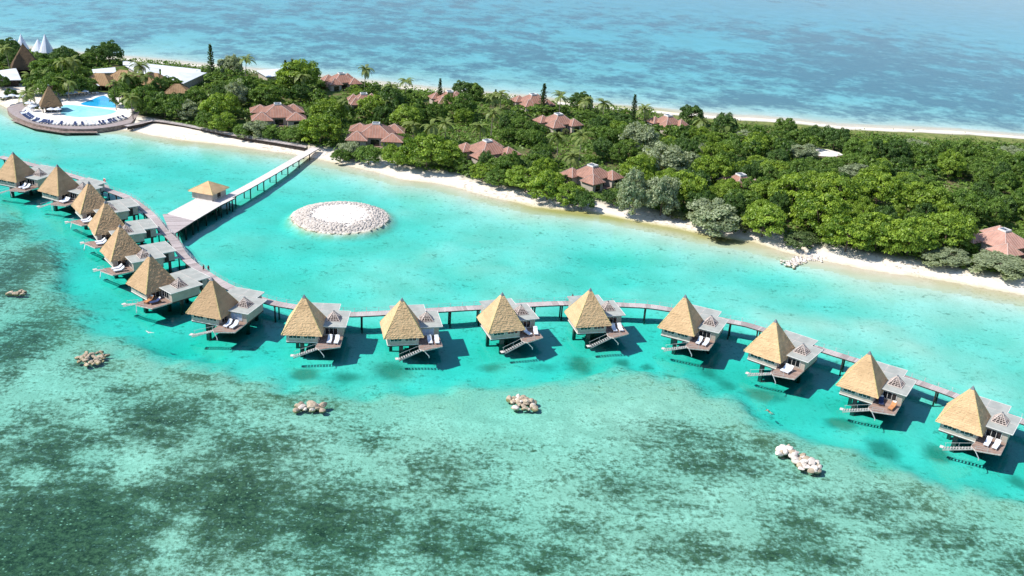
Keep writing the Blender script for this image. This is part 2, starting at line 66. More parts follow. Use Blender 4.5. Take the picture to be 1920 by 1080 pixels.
 'fill': [(102.2,328.9,6.2,7.2,'b'),(127.2,297.6,5.8,6.6,'m'),(83.5,321.7,5.9,8.4,'b'),(113.6,338.8,6.2,7.7,'d'),(60.9,326.5,5.7,8.4,'d'),(93.5,350.3,6.2,6.9,'b'),(92.5,323.6,5.7,6.0,'b'),(147.4,331.7,6.1,6.5,'m'),(179.4,310.0,6.0,5.5,'b'),(184.0,297.2,5.8,6.5,'b'),(76.3,300.0,5.1,5.2,'d'),(59.1,305.7,5.1,5.6,'d'),(175.3,294.6,5.6,6.9,'b'),(127.7,344.9,6.0,7.9,'b'),(161.8,270.7,5.1,8.1,'b'),(153.1,269.7,5.0,8.3,'b'),(180.1,322.9,5.9,7.9,'b'),(51.7,332.0,5.3,8.4,'b'),(164.8,278.7,5.1,5.3,'m'),(117.3,330.5,5.5,5.0,'b'),(44.0,316.3,5.0,5.1,'b'),(114.9,358.3,5.8,7.7,'m'),(68.2,317.2,5.0,5.1,'b'),(8.8,324.7,5.0,8.0,'b'),(31.3,363.5,5.6,6.7,'d'),(88.5,342.0,5.4,5.6,'m'),(93.1,384.2,6.0,6.9,'b'),(107.0,353.6,5.6,5.2,'d'),(31.7,388.7,5.9,6.0,'m'),(94.0,303.4,4.8,5.7,'b'),(172.7,279.2,4.9,7.9,'d'),(83.3,386.7,5.9,5.4,'m'),(128.2,371.3,5.8,6.7,'m'),(106.4,294.2,4.6,6.8,'b'),(194.2,338.0,5.7,8.2,'d'),(180.9,337.9,5.6,7.3,'b'),(141.6,356.9,5.6,6.3,'d'),(163.1,365.6,5.8,8.1,'b'),(7.0,346.9,5.0,5.3,'d'),(170.2,387.7,6.1,7.7,'d'),(148.5,352.4,5.5,6.0,'m'),(-75.6,370.3,5.4,8.1,'d'),(164.3,320.8,5.1,7.5,'d'),(137.3,326.2,5.0,5.3,'b'),(98.9,370.8,5.4,6.2,'d'),(210.4,348.3,5.7,6.5,'m'),(194.6,358.6,5.7,8.0,'b'),(202.8,387.9,6.1,5.3,'m'),(169.9,308.0,4.9,7.1,'b'),(196.2,326.3,5.3,5.3,'m'),(140.7,347.0,5.2,7.7,'b'),(83.1,374.6,5.3,7.5,'m'),(-4.7,405.8,5.6,6.1,'m'),(163.3,292.7,4.6,7.2,'d'),(121.0,290.5,4.3,6.4,'m'),(113.0,348.1,5.0,7.8,'m'),(148.1,383.3,5.6,8.0,'d'),(153.1,326.0,4.9,5.7,'m'),(125.0,331.1,4.8,7.8,'m'),(59.2,334.3,4.6,7.8,'b'),(116.7,296.6,4.3,8.4,'d'),(190.6,309.2,4.9,5.3,'b'),(101.4,302.3,4.3,7.4,'d'),(-5.2,380.5,5.1,7.6,'m'),(-0.5,388.1,5.2,6.7,'m'),(51.1,324.6,4.4,7.6,'b'),(166.5,334.5,5.0,5.7,'d'),(122.8,306.2,4.4,7.9,'b'),(55.9,356.3,4.8,6.5,'b'),(6.5,338.7,4.5,6.5,'m'),(73.1,330.8,4.5,6.2,'b'),(130.9,304.4,4.4,8.3,'d'),(40.1,382.1,5.1,7.0,'m'),(157.3,383.7,5.5,8.4,'m'),(42.1,420.8,5.6,5.9,'d'),(153.2,394.8,5.6,6.4,'m'),(2.7,378.1,5.0,5.2,'m'),(72.1,363.6,4.9,8.2,'b'),(179.1,378.4,5.5,5.1,'m'),(-3.5,327.8,4.3,7.6,'m'),(162.4,285.4,4.3,6.6,'b'),(100.6,345.8,4.7,7.2,'m'),(165.6,379.8,5.4,7.9,'m'),(191.6,386.0,5.6,6.4,'m'),(33.9,377.0,4.9,7.0,'m'),(-7.8,332.4,4.3,7.1,'m'),(107.0,403.9,5.4,6.2,'m'),(81.3,347.3,4.6,5.3,'b'),(106.3,389.1,5.2,6.2,'d'),(133.8,389.1,5.3,7.0,'m'),(86.1,330.8,4.4,5.4,'m'),(139.2,305.4,4.3,7.0,'b'),(93.9,331.6,4.4,8.3,'m'),(-28.6,359.6,4.6,5.9,'d'),(177.6,349.6,5.0,8.0,'m'),(79.7,360.9,4.7,5.6,'d'),(57.5,374.1,4.8,5.8,'m'),(182.3,402.7,5.6,5.1,'m'),(-35.4,346.5,4.4,8.2,'m'),(203.0,341.4,5.0,6.3,'m'),(69.0,302.3,3.9,7.7,'d'),(208.8,367.1,5.3,7.2,'d'),(88.0,356.4,4.6,5.3,'d'),(232.3,403.2,5.8,5.4,'d'),(169.8,300.9,4.3,6.4,'m'),(94.8,392.7,5.0,6.2,'b'),(110.0,364.1,4.7,5.2,'m'),(157.7,311.6,4.3,8.2,'m'),(185.3,345.2,4.8,8.2,'m'),(176.1,284.9,4.1,7.0,'d'),(110.7,307.6,4.0,7.3,'b'),(138.6,367.9,4.8,5.2,'b'),(144.8,321.6,4.3,6.5,'d'),(170.9,328.0,4.5,5.6,'m'),(35.1,411.2,5.0,5.9,'m'),(83.6,302.6,3.8,8.5,'d'),(63.4,366.8,4.5,7.4,'d'),(142.2,398.2,5.1,6.8,'b'),(138.7,338.3,4.4,6.5,'m'),(175.3,367.9,4.9,6.5,'m'),(194.1,350.3,4.8,5.8,'d'),(48.6,398.3,4.8,6.3,'m'),(208.5,375.3,5.1,7.3,'m'),(-36.4,360.7,4.3,5.7,'m'),(55.9,366.9,4.4,6.1,'m'),(65.5,348.2,4.2,7.9,'d'),(-32.9,352.9,4.2,6.5,'d'),(203.1,350.9,4.8,5.3,'b'),(230.3,394.5,5.4,5.5,'d'),(68.5,357.4,4.3,5.9,'m'),(81.3,338.4,4.1,7.4,'d'),(59.8,386.0,4.6,6.1,'b'),(179.7,394.5,5.1,7.3,'m'),(105.5,341.3,4.2,5.5,'m'),(114.9,402.1,4.9,5.5,'m'),(-115.2,438.5,5.3,5.6,'m'),(203.5,359.7,4.8,5.1,'m'),(110.6,300.4,3.7,6.1,'b'),(30.7,370.8,4.3,5.3,'m'),(185.8,371.8,4.8,8.4,'m'),(100.4,359.2,4.3,5.7,'m'),(2.5,329.6,3.8,6.0,'d'),(192.4,320.2,4.3,5.9,'m'),(140.3,384.0,4.7,7.9,'d'),(-11.9,339.1,3.9,5.2,'d'),(71.8,394.1,4.6,5.9,'b'),(-128.9,416.0,5.0,8.3,'d'),(147.2,373.3,4.6,5.3,'d'),(134.2,294.1,3.7,5.3,'b'),(53.2,389.7,4.5,6.9,'m'),(63.2,379.5,4.4,6.4,'d'),(8.0,332.6,3.8,7.0,'m'),(-44.0,400.8,4.6,7.9,'m'),(99.9,336.2,4.0,6.8,'m'),(69.9,381.6,4.4,5.4,'m'),(110.4,326.0,3.9,6.4,'d'),(217.3,375.3,4.9,6.1,'b'),(42.6,324.9,3.7,5.7,'b'),(135.4,375.4,4.5,7.2,'m'),(166.3,343.4,4.3,7.2,'d'),(169.6,372.7,4.6,7.6,'d'),(219.3,387.6,5.0,5.1,'d'),(179.7,358.4,4.5,7.1,'d'),(138.5,299.3,3.7,6.2,'b'),(90.1,363.5,4.2,6.3,'b'),(45.4,390.4,4.4,6.0,'d'),(27.2,419.9,4.7,5.6,'m'),(77.5,368.6,4.2,8.2,'b'),(-46.8,419.1,4.7,5.2,'d'),(-132.5,428.7,5.0,8.4,'m'),(169.3,286.2,3.7,6.9,'m'),(76.1,388.7,4.4,6.8,'b'),(172.9,356.7,4.4,6.9,'m'),(7.4,360.9,4.0,5.2,'d'),(199.8,374.2,4.7,8.0,'b'),(117.5,303.0,3.6,7.7,'d'),(39.3,395.3,4.4,8.4,'b'),(129.8,337.6,4.0,5.2,'m'),(-109.4,420.7,4.8,5.2,'m'),(-124.4,398.5,4.6,5.6,'b'),(-97.1,425.0,4.8,7.7,'d'),(51.8,378.8,4.2,7.4,'b'),(75.5,340.4,3.8,8.1,'m'),(40.4,402.4,4.4,6.6,'d'),(-113.8,427.0,4.8,7.2,'b'),(36.5,358.5,3.9,8.2,'m'),(32.0,396.1,4.3,6.8,'d'),(-73.5,437.7,4.8,4.8,'b'),(133.6,354.8,4.1,8.0,'m'),(146.4,391.9,4.5,6.1,'b'),(155.9,319.5,3.8,7.2,'m'),(184.1,304.2,3.8,7.1,'b'),(-137.0,439.5,4.9,4.1,'b'),(118.7,366.6,4.1,5.3,'m'),(-23.9,404.0,4.3,7.5,'b'),(-121.5,444.9,4.9,5.3,'m'),(-84.4,367.7,4.0,6.0,'m'),(-36.1,405.0,4.3,8.2,'m'),(121.3,338.9,3.8,5.4,'b'),(75.0,352.1,3.8,7.5,'m'),(-56.4,393.9,4.2,7.2,'d'),(188.2,363.3,4.3,6.4,'m'),(-118.3,393.2,4.3,7.5,'b'),(8.4,353.7,3.7,5.6,'m'),(-6.7,392.6,4.1,5.5,'d'),(173.4,342.9,4.0,5.5,'m'),(186.8,324.9,3.9,6.1,'d'),(156.6,373.5,4.2,7.8,'m'),(160.4,330.0,3.8,6.4,'d'),(188.5,315.7,3.8,7.8,'m'),(171.4,400.3,4.5,5.7,'b'),(131.4,364.4,4.0,6.8,'b'),(187.4,395.3,4.5,6.1,'m'),(200.2,333.9,4.0,6.3,'d'),(171.0,317.7,3.7,6.4,'b'),(103.3,397.7,4.2,5.1,'b'),(102.0,379.1,4.0,7.9,'d'),(211.7,388.1,4.5,6.5,'m'),(80.1,396.2,4.1,5.6,'b'),(90.1,374.3,3.9,8.1,'d'),(218.2,364.8,4.3,5.1,'d'),(215.4,401.3,4.6,5.2,'d'),(63.9,392.3,4.0,7.8,'m'),(28.8,406.9,4.1,5.0,'m'),(-75.5,383.7,3.9,7.5,'m'),(-130.1,442.8,4.6,6.3,'m'),(-251.4,458.3,5.2,4.5,'m'),(-134.9,453.7,4.7,6.6,'m'),(149.4,342.0,3.7,5.6,'b'),(-90.1,425.4,4.3,5.9,'m'),(5.9,384.5,3.8,7.0,'d'),(-77.0,377.5,3.8,6.7,'m'),(175.9,332.6,3.7,8.5,'m'),(182.4,366.2,4.0,8.5,'m'),(6.8,369.1,3.6,8.5,'d'),(5.3,421.2,4.1,6.3,'b'),(187.1,332.2,3.7,8.2,'m'),(-83.2,403.8,4.0,5.2,'b'),(-114.0,385.9,3.9,5.9,'d'),(154.4,405.1,4.2,5.2,'m'),(191.7,400.5,4.3,5.7,'m'),(29.6,381.9,3.7,6.2,'d'),(86.5,395.3,3.9,6.1,'b'),(145.6,366.9,3.8,5.4,'m'),(-269.1,469.9,5.2,5.5,'b'),(47.1,382.5,3.7,8.4,'m'),(-141.5,447.8,4.5,4.9,'m'),(-0.5,396.8,3.8,7.3,'m'),(-87.5,419.4,4.1,5.8,'m'),(64.2,403.0,3.9,5.3,'m'),(-272.2,449.8,5.0,4.1,'m'),(-122.6,435.5,4.3,6.1,'m'),(-263.8,447.3,4.9,4.4,'b'),(134.7,381.4,3.8,6.8,'m'),(-123.0,386.5,3.8,5.9,'b'),(-258.6,456.1,4.9,4.1,'m'),(55.3,403.7,3.8,5.4,'d'),(215.6,359.3,3.9,6.4,'b'),(226.4,379.0,4.1,5.8,'d'),(160.8,390.2,3.9,6.7,'d'),(-53.9,430.2,4.0,4.8,'m'),(150.5,360.6,3.6,5.6,'d'),(-52.5,421.9,3.9,7.1,'m'),(179.2,386.6,3.9,8.1,'b'),(-44.9,413.2,3.8,8.1,'m'),(155.9,362.9,3.6,6.1,'d'),(-49.2,405.4,3.7,6.8,'d'),(220.3,396.1,4.1,7.0,'d'),(44.6,407.9,3.7,5.2,'d'),(-23.2,421.0,3.8,5.3,'m'),(44.7,433.0,3.9,4.2,'m'),(-2.1,424.4,3.8,5.1,'b'),(186.1,356.9,3.6,6.3,'d'),(118.4,396.6,3.7,6.4,'b'),(60.0,398.5,3.6,6.5,'m'),(-66.7,398.1,3.6,5.8,'m'),(139.5,392.1,3.7,5.2,'m'),(196.7,368.7,3.7,6.1,'m'),(11.0,430.4,3.8,4.2,'m'),(-117.1,414.4,3.8,7.6,'d'),(135.5,396.9,3.7,6.1,'m'),(-287.3,501.9,5.1,5.5,'m'),(-37.5,418.0,3.7,5.4,'m'),(192.8,373.3,3.7,5.8,'m'),(-102.0,419.9,3.8,7.5,'d'),(-130.1,436.3,4.0,4.3,'d'),(99.6,409.2,3.7,5.7,'d'),(187.4,378.4,3.7,5.4,'b'),(-2.1,413.1,3.6,5.9,'m'),(-291.6,481.3,4.9,5.4,'m'),(226.5,387.4,3.9,5.1,'d'),(-270.3,441.8,4.5,5.7,'d'),(198.0,381.4,3.7,7.3,'d'),(-256.9,443.9,4.4,4.1,'b'),(-252.7,451.0,4.4,6.3,'m'),(-262.1,475.0,4.6,4.5,'b'),(-302.5,492.7,4.9,4.2,'d'),(-51.2,440.0,3.7,4.6,'d'),(197.0,397.3,3.7,5.3,'b'),(-250.4,436.9,4.2,5.5,'d'),(17.2,431.4,3.6,4.3,'m'),(-241.9,442.1,4.2,4.1,'b'),(-296.8,504.3,4.8,5.9,'b'),(-99.3,432.0,3.6,6.1,'d'),(-270.3,459.4,4.3,6.6,'m'),(-290.7,493.0,4.6,4.0,'m'),(-47.3,433.0,3.5,5.8,'b'),(-69.5,455.5,3.7,4.0,'m'),(-70.3,430.3,3.5,6.3,'m'),(-110.5,449.3,3.7,4.1,'d'),(-271.1,491.5,4.4,4.1,'m'),(-283.2,470.3,4.3,6.7,'d'),(-274.3,464.8,4.2,6.4,'m'),(-115.5,447.3,3.5,4.8,'m'),(-277.4,502.7,4.3,6.6,'m'),(-295.9,497.0,4.3,6.2,'m'),(-263.2,440.4,3.8,5.8,'d'),(-296.1,486.6,4.2,6.2,'m'),(-141.6,470.4,3.6,6.8,'d'),(-69.4,445.8,3.3,4.7,'m'),(-129.1,452.0,3.4,4.5,'m'),(-91.3,434.6,3.2,4.3,'d'),(-108.1,432.6,3.1,5.8,'b'),(-143.2,455.6,3.3,4.8,'b'),(-249.4,443.7,3.5,5.9,'m'),(-137.9,431.3,3.1,4.2,'m'),(-143.6,475.8,3.4,4.8,'d'),(-266.7,453.8,3.6,6.0,'m'),(-269.5,476.7,3.7,4.1,'b'),(-264.3,482.1,3.7,4.0,'m'),(-280.1,491.4,3.8,5.0,'d'),(-261.0,468.7,3.6,6.3,'m'),(-243.6,448.2,3.4,4.9,'d'),(-283.9,463.2,3.6,4.4,'d'),(-254.5,467.1,3.5,5.7,'b'),(-283.3,478.4,3.6,6.8,'b'),(-260.6,463.1,3.4,6.5,'d'),(-276.5,459.5,3.4,4.5,'d'),(-270.8,483.1,3.5,5.9,'d'),(-279.2,485.4,3.5,6.7,'m'),(-279.3,453.7,3.3,5.3,'b'),(-281.3,458.1,3.2,5.4,'b'),(-283.7,496.8,3.4,6.0,'m'),(-274.9,495.6,3.3,4.6,'b'),(-284.5,484.7,3.2,5.1,'m'),(-276.0,470.0,3.1,5.3,'b'),(-277.2,476.5,3.1,6.0,'m'),(-289.4,475.1,3.1,5.9,'d'),(-265.1,490.0,3.1,5.0,'m'),(-306.6,507.2,3.2,4.6,'m'),(-302.7,501.5,3.1,5.2,'m')],
 'resort': {'terr_out':[(-203.7,381.2),(-205.9,388.1),(-201.5,397.1),(-186.8,419.8),(-169.7,414.1),(-156.4,395.0),(-152.2,377.0),(-152.8,370.9),(-160.8,362.2),(-171.7,359.5),(-183.4,363.0),(-195.7,371.8)],'terr_in':[(-196.3,377.4),(-200.0,391.2),(-200.4,401.9),(-186.7,414.0),(-175.1,416.3),(-159.4,393.7),(-155.6,379.2),(-161.4,367.8),(-172.4,363.8),(-185.7,366.2)],'pool_hi':[(-180.8,396.0),(-180.2,405.1),(-179.3,412.6),(-176.3,411.3),(-166.8,397.0),(-168.1,393.8)],'pool_lo':[(-186.8,392.7),(-180.4,394.0),(-164.9,390.1),(-164.2,383.9),(-169.4,378.0),(-176.0,376.3),(-182.0,380.1)],'tents':[(-255.2,494.2,3.3,5.4),(-253.7,497.8,2.9,7.3),(-244.1,495.1,3.4,5.8),(-239.6,493.7,3.3,8.7)],'cone_a':(-229.2,450.5),'cone_b':(-187.4,383.9),'white_a':[(-239.3,428.2),(-230.2,443.4),(-217.1,421.2),(-232.0,414.4)],'white_b':[(-198.0,448.7),(-190.3,456.3),(-185.4,445.2),(-194.2,441.2)],'white_c':[(-187.5,461.2),(-170.8,458.7),(-162.1,435.6),(-172.1,442.0)],'white_e':[(-169.6,458.1),(-147.2,455.1),(-149.7,430.3),(-161.2,434.9)],'white_d':[(-128.0,468.6),(-117.4,477.4),(-115.2,459.9),(-119.7,456.0)],'wharf':[(-196.2,480.1),(-155.5,471.6),(-152.8,463.2),(-192.8,471.5)],'thatch':[(-185.5,425.0),(-176.9,429.8),(-164.4,431.2),(-149.1,417.3)],'mast':(-164.4,391.0),'mast2':(-181.1,429.6),'board':[(-151.3,367.1),(-147.9,372.2),(-144.0,377.5),(-132.5,374.4),(-122.8,370.1),(-113.3,366.0),(-102.0,361.6),(-91.0,358.0),(-79.2,354.0)],'parasols':[(-189.2,411.8),(-187.7,426.3),(-185.2,423.7),(-188.6,407.8),(-190.2,405.3),(-185.3,410.8),(-182.7,426.6),(-188.9,380.7),(-193.6,381.3),(-184.8,378.2),(-182.7,378.8),(-197.2,385.8),(-210.7,393.6),(-208.9,396.1),(-205.7,396.0)],'sand_clear':[(122.4,393.7)],'gull':[-80.7,197.4],'snork':[55.7,182.0],'people':[(-79.3,232.2),(-78.0,232.1)],'person2':[(15.4,228.2)],'buoy':[-130.8,296.7],'veg_shore':[(-220.6,418.0),(-218.9,407.8)]},
}
random.seed(11); rng = np.random.default_rng(11)

# ---------------------------------------------------------------- helpers
def tag(o, label=None, cat=None, group=None, kind=None):
    if label: o['label'] = label
    if cat: o['category'] = cat
    if group: o['group'] = group
    if kind: o['kind'] = kind
    return o
def thing(name, label, cat, loc=(0, 0, 0), rz=0, group=None):
    o = bpy.data.objects.new(name, None); o.empty_display_size = .5; C.objects.link(o)
    o.location = loc; o.rotation_euler = (0, 0, rz)
    return tag(o, label, cat, group)
def part(name, mesh, parent=None, mat=None, kind=None, loc=None):
    me = mesh.mesh(name) if isinstance(mesh, MB) else mesh
    if mat is not None and not me.materials: me.materials.append(mat)
    o = bpy.data.objects.new(name, me); C.objects.link(o)
    if parent is not None: o.parent = parent
    if loc is not None: o.location = loc
    if kind: o['kind'] = kind
    return o
def dup(o, parent=None):
    c = o.copy(); C.objects.link(c)
    if parent is not None: c.parent = parent
    for ch in KIDS.get(o.name, ()) or list(o.children): dup(ch, c)
    return c
KIDS = {}
class MB:
    """collects vertices and faces of one mesh"""
    def __init__(s): s.v = []; s.f = []; s.t = []
    def add(s, v, f, tone=0.0):
        n = len(s.v); s.v += [tuple(a) for a in v]; s.f += [tuple(i + n for i in q) for q in f]; s.t += [tone] * len(f); return s
    def box(s, x0, x1, y0, y1, z0, z1, tone=0.0):
        v = [(x0, y0, z0), (x1, y0, z0), (x1, y1, z0), (x0, y1, z0), (x0, y0, z1), (x1, y0, z1), (x1, y1, z1), (x0, y1, z1)]
        return s.add(v, [(0, 3, 2, 1), (4, 5, 6, 7), (0, 1, 5, 4), (1, 2, 6, 5), (2, 3, 7, 6), (3, 0, 4, 7)], tone)
    def obox(s, c, ax, ay, az, hx, hy, hz, tone=0.0):
        c, ax, ay, az = map(Vector, (c, ax, ay, az)); ax.normalize(); ay.normalize(); az.normalize()
        v = [c + ax * (i * hx) + ay * (j * hy) + az * (k * hz) for k in (-1, 1) for i, j in ((-1, -1), (1, -1), (1, 1), (-1, 1))]
        return s.add(v, [(0, 3, 2, 1), (4, 5, 6, 7), (0, 1, 5, 4), (1, 2, 6, 5), (2, 3, 7, 6), (3, 0, 4, 7)], tone)
    def bar(s, a, b, w, h=None, tone=0.0):
        a, b = Vector(a), Vector(b); h = h or w; d = b - a; L = d.length
        u = d.cross(Vector((0, 0, 1)))
        if u.length < 1e-5: u = Vector((1, 0, 0))
        n = u.cross(d)
        return s.obox((a + b) / 2, d, u, n, L / 2, w / 2, h / 2, tone)
    def tube(s, pts, rad, n=8, tone=0.0, cap=True):
        pts = [Vector(p) for p in pts]
        if not hasattr(rad, '__len__'): rad = [rad] * len(pts)
        v = []
        for i, p in enumerate(pts):
            d = (pts[min(i + 1, len(pts) - 1)] - pts[max(i - 1, 0)]).normalized()
            u = d.cross(Vector((0, 1, 0)) if abs(d.y) < .9 else Vector((1, 0, 0))).normalized(); w = d.cross(u)
            v += [p + (u * math.cos(2 * math.pi * k / n) + w * math.sin(2 * math.pi * k / n)) * rad[i] for k in range(n)]
        f = [(i * n + k, i * n + (k + 1) % n, (i + 1) * n + (k + 1) % n, (i + 1) * n + k) for i in range(len(pts) - 1) for k in range(n)]
        if cap: f += [tuple(range(n)), tuple(range((len(pts) - 1) * n + n - 1, (len(pts) - 1) * n - 1, -1))]
        return s.add(v, f, tone)
    def prism(s, poly, z0, z1, tone=0.0):
        n = len(poly); a = sum(poly[i][0] * poly[(i + 1) % n][1] - poly[(i + 1) % n][0] * poly[i][1] for i in range(n))
        if a < 0: poly = poly[::-1]
        v = [(x, y, z0) for x, y in poly] + [(x, y, z1) for x, y in poly]
        return s.add(v, [tuple(range(n - 1, -1, -1)), tuple(range(n, 2 * n))] + [(i, (i + 1) % n, n + (i + 1) % n, n + i) for i in range(n)], tone)
    def mesh(s, name):
        me = bpy.data.meshes.new(name); me.from_pydata(s.v, [], s.f); me.update()
        if any(s.t): me.attributes.new('tone', 'FLOAT', 'FACE').data.foreach_set('value', np.array(s.t, dtype=np.float32))
        return me
def np_mesh(name, v, quads, tone=None, smooth=False, attrs=None):
    me = bpy.data.meshes.new(name); nv, nf, k = len(v), len(quads), quads.shape[1]
    me.vertices.add(nv); me.vertices.foreach_set('co', np.asarray(v, np.float32).ravel())
    me.loops.add(nf * k); me.loops.foreach_set('vertex_index', np.asarray(quads, np.int32).ravel())
    me.polygons.add(nf); me.polygons.foreach_set('loop_start', np.arange(0, nf * k, k, dtype=np.int32))
    me.update(calc_edges=True)
    if smooth: me.polygons.foreach_set('use_smooth', np.ones(nf, bool))
    if tone is not None: me.attributes.new('tone', 'FLOAT', 'FACE').data.foreach_set('value', np.asarray(tone, np.float32))
    for a, b in (attrs or {}).items(): me.attributes.new(a, 'FLOAT', 'POINT').data.foreach_set('value', np.asarray(b, np.float32))
    return me

# ---------------------------------------------------------------- materials
class NT:
    def __init__(s, name):
        s.m = bpy.data.materials.new(name); s.m.use_nodes = True; s.t = s.m.node_tree; s.n = s.t.nodes; s.l = s.t.links
        s.b = s.n['Principled BSDF']; s.out = s.n['Material Output']; s.geo = None
    def new(s, k, **kw):
        n = s.n.new(k)
        for a, b in kw.items(): setattr(n, a, b)
        return n
    def put(s, sock, v):
        if isinstance(v, bpy.types.NodeSocket): s.l.new(v, sock)
        elif v is not None: sock.default_value = v
    def pos(s):
        if s.geo is None: s.geo = s.new('ShaderNodeNewGeometry')
        return s.geo.outputs['Position']
    def objc(s): return s.new('ShaderNodeTexCoord').outputs['Object']
    def math(s, op, a, b=None, c=None, clamp=False):
        n = s.new('ShaderNodeMath', operation=op, use_clamp=clamp); s.put(n.inputs[0], a); s.put(n.inputs[1], b)
        if c is not None: s.put(n.inputs[2], c)
        return n.outputs[0]
    def noise(s, vec, scale, detail=4, rough=.55, dist=0.0):
        n = s.new('ShaderNodeTexNoise'); s.l.new(vec, n.inputs['Vector']); n.inputs['Scale'].default_value = scale
        n.inputs['Detail'].default_value = detail; n.inputs['Roughness'].default_value = rough; n.inputs['Distortion'].default_value = dist
        return n.outputs['Fac']
    def voro(s, vec, scale, feat='F1'):
        n = s.new('ShaderNodeTexVoronoi', feature=feat); s.l.new(vec, n.inputs['Vector']); n.inputs['Scale'].default_value = scale
        return n.outputs['Distance'], n.outputs.get('Color')
    def map(s, v, a, b, c=0, d=1):
        n = s.new('ShaderNodeMapRange', interpolation_type='SMOOTHSTEP'); s.put(n.inputs[0], v)
        for i, k in enumerate((a, b, c, d)): n.inputs[i + 1].default_value = k
        return n.outputs[0]
    def mix(s, f, a, b, mode='MIX'):
        n = s.new('ShaderNodeMix', data_type='RGBA', blend_type=mode); s.put(n.inputs[0], f)
        for i, k in ((6, a), (7, b)): s.put(n.inputs[i], (*k, 1) if isinstance(k, tuple) else k)
        return n.outputs[2]
    def attr(s, name): return s.new('ShaderNodeAttribute', attribute_name=name).outputs['Fac']
    def scale(s, vec, v):
        n = s.new('ShaderNodeMapping'); s.l.new(vec, n.inputs[0]); n.inputs['Scale'].default_value = v; return n.outputs[0]
    def bump(s, h, strength=.3, dist=.1):
        n = s.new('ShaderNodeBump'); s.put(n.inputs['Height'], h); n.inputs['Strength'].default_value = strength; n.inputs['Distance'].default_value = dist
        s.l.new(n.outputs[0], s.b.inputs['Normal']); return n
    def rnd(s): return s.new('ShaderNodeObjectInfo').outputs['Random']
    def base(s, v): s.put(s.b.inputs['Base Color'], (*v, 1) if isinstance(v, tuple) else v)
    def rough(s, v): s.put(s.b.inputs['Roughness'], v)
def simple(name, col, rough=.8, var=.25, scale=1.5, bump=0.0, spec=.3, tone=None, metal=0):
    k = NT(name); v = k.objc()
    c = k.mix(k.map(k.noise(v, scale, 5), .3, .7), tuple(a * (1 - var) for a in col), tuple(min(1, a * (1 + var * .6)) for a in col))
    if tone: c = k.mix(k.attr('tone'), c, tone)
    k.base(c); k.rough(rough); k.b.inputs['Specular IOR Level'].default_value = spec; k.b.inputs['Metallic'].default_value = metal
    if bump: k.bump(k.noise(v, scale * 6, 3), bump, .05)
    return k.m
M = {}
def thatch_mat(name, a, b, ridge=False):
    k = NT(name); va_ = k.new('ShaderNodeVectorMath', operation='ADD'); k.l.new(k.objc(), va_.inputs[0]); k.l.new(k.math('MULTIPLY', k.rnd(), 60.0), va_.inputs[1]); v = va_.outputs[0]
    n1 = k.noise(k.scale(v, (3, 3, 9)), 1.6, 5, .7); n2 = k.noise(v, .35, 3); n3 = k.noise(k.scale(v, (6, 6, 1.2)), 2.2, 3, .7)
    c = k.mix(k.map(n1, .3, .7), a, b); c = k.mix(k.map(n2, .4, .7, 0, .55), c, tuple(x * .72 for x in a))
    c = k.mix(k.map(n3, .58, .75, 0, .4), c, tuple(min(1, x * 1.25) for x in b))
    c = k.mix(k.math('MULTIPLY', k.attr('tone'), .5), c, tuple(x * .6 for x in a))
    c = k.mix(k.math('MULTIPLY', k.rnd(), .4), c, (.44, .29, .165))
    k.base(c); k.rough(.95); k.b.inputs['Specular IOR Level'].default_value = .1
    k.bump(k.math('ADD', n1, n3), .7, .12); return k.m
M['thatch'] = thatch_mat('golden_thatch', (.65, .425, .225), (.89, .605, .355))
M['thatch_shaded'] = thatch_mat('golden_thatch_shaded', (.44, .29, .165), (.64, .43, .26))  # darker copy of the golden thatch: left row's weaker sun angle painted into the colour
M['thatch_old'] = thatch_mat('brown_thatch', (.085, .06, .04), (.16, .11, .07))
M['thatch_mid'] = thatch_mat('weathered_thatch', (.27, .165, .09), (.42, .28, .16))
M['ridge'] = simple('thatch_ridge', (.62, .50, .22), .95, .3, 3, .4)
M['lead'] = simple('lead_cap', (.18, .19, .21), .5, .2, 3)
M['wall'] = simple('beige_wall', (.46, .40, .34), .8, .12, .8)
M['trim'] = simple('white_trim', (.72, .70, .66), .6, .1, 2)
M['dark'] = simple('dark_timber', (.055, .042, .035), .85, .4, 2)
M['flat'] = simple('grey_membrane', (.36, .37, .34), .85, .13, .6)
M['lattice'] = simple('weathered_pine', (.62, .52, .47), .8, .25, 2)
M['stairgrey'] = simple('weathered_stair', (.42, .40, .38), .85, .25, 2)
M['concrete'] = simple('pier_concrete', (.10, .095, .09), .9, .4, 1)
M['metal'] = simple('galvanised_rail', (.55, .57, .58), .45, .1, 3, metal=.3)
M['cushion'] = simple('white_cushion', (.74, .77, .84), .85, .06, 3)
M['cushion_tan'] = simple('tan_cushion', (.55, .24, .10), .85, .15, 3)
M['cushion_blue'] = simple('navy_cushion', (.03, .05, .13), .85, .2, 3)
M['teak'] = simple('teak_frame', (.30, .17, .09), .7, .3, 3)
M['curtain'] = simple('pale_curtain', (.42, .52, .68), .5, .12, 2)
def planks(name, a, b, c2):
    k = NT(name); v = k.objc(); c = k.mix(k.attr('tone'), a, b)
    c = k.mix(k.map(k.noise(v, .7, 5, .65), .42, .7, 0, .6), c, c2); c = k.mix(k.map(k.noise(v, 6, 3), .4, .7, 0, .25), c, tuple(x * .6 for x in a))
    k.base(c); k.rough(.85); k.b.inputs['Specular IOR Level'].default_value = .2; return k.m
M['deck'] = planks('deck_boards', (.26, .17, .13), (.40, .28, .23), (.36, .30, .27))
M['walk'] = planks('walkway_boards', (.32, .265, .255), (.57, .495, .48), (.44, .395, .385))
M['pale'] = planks('bleached_boards', (.64, .57, .53), (.76, .69, .66), (.58, .53, .50))
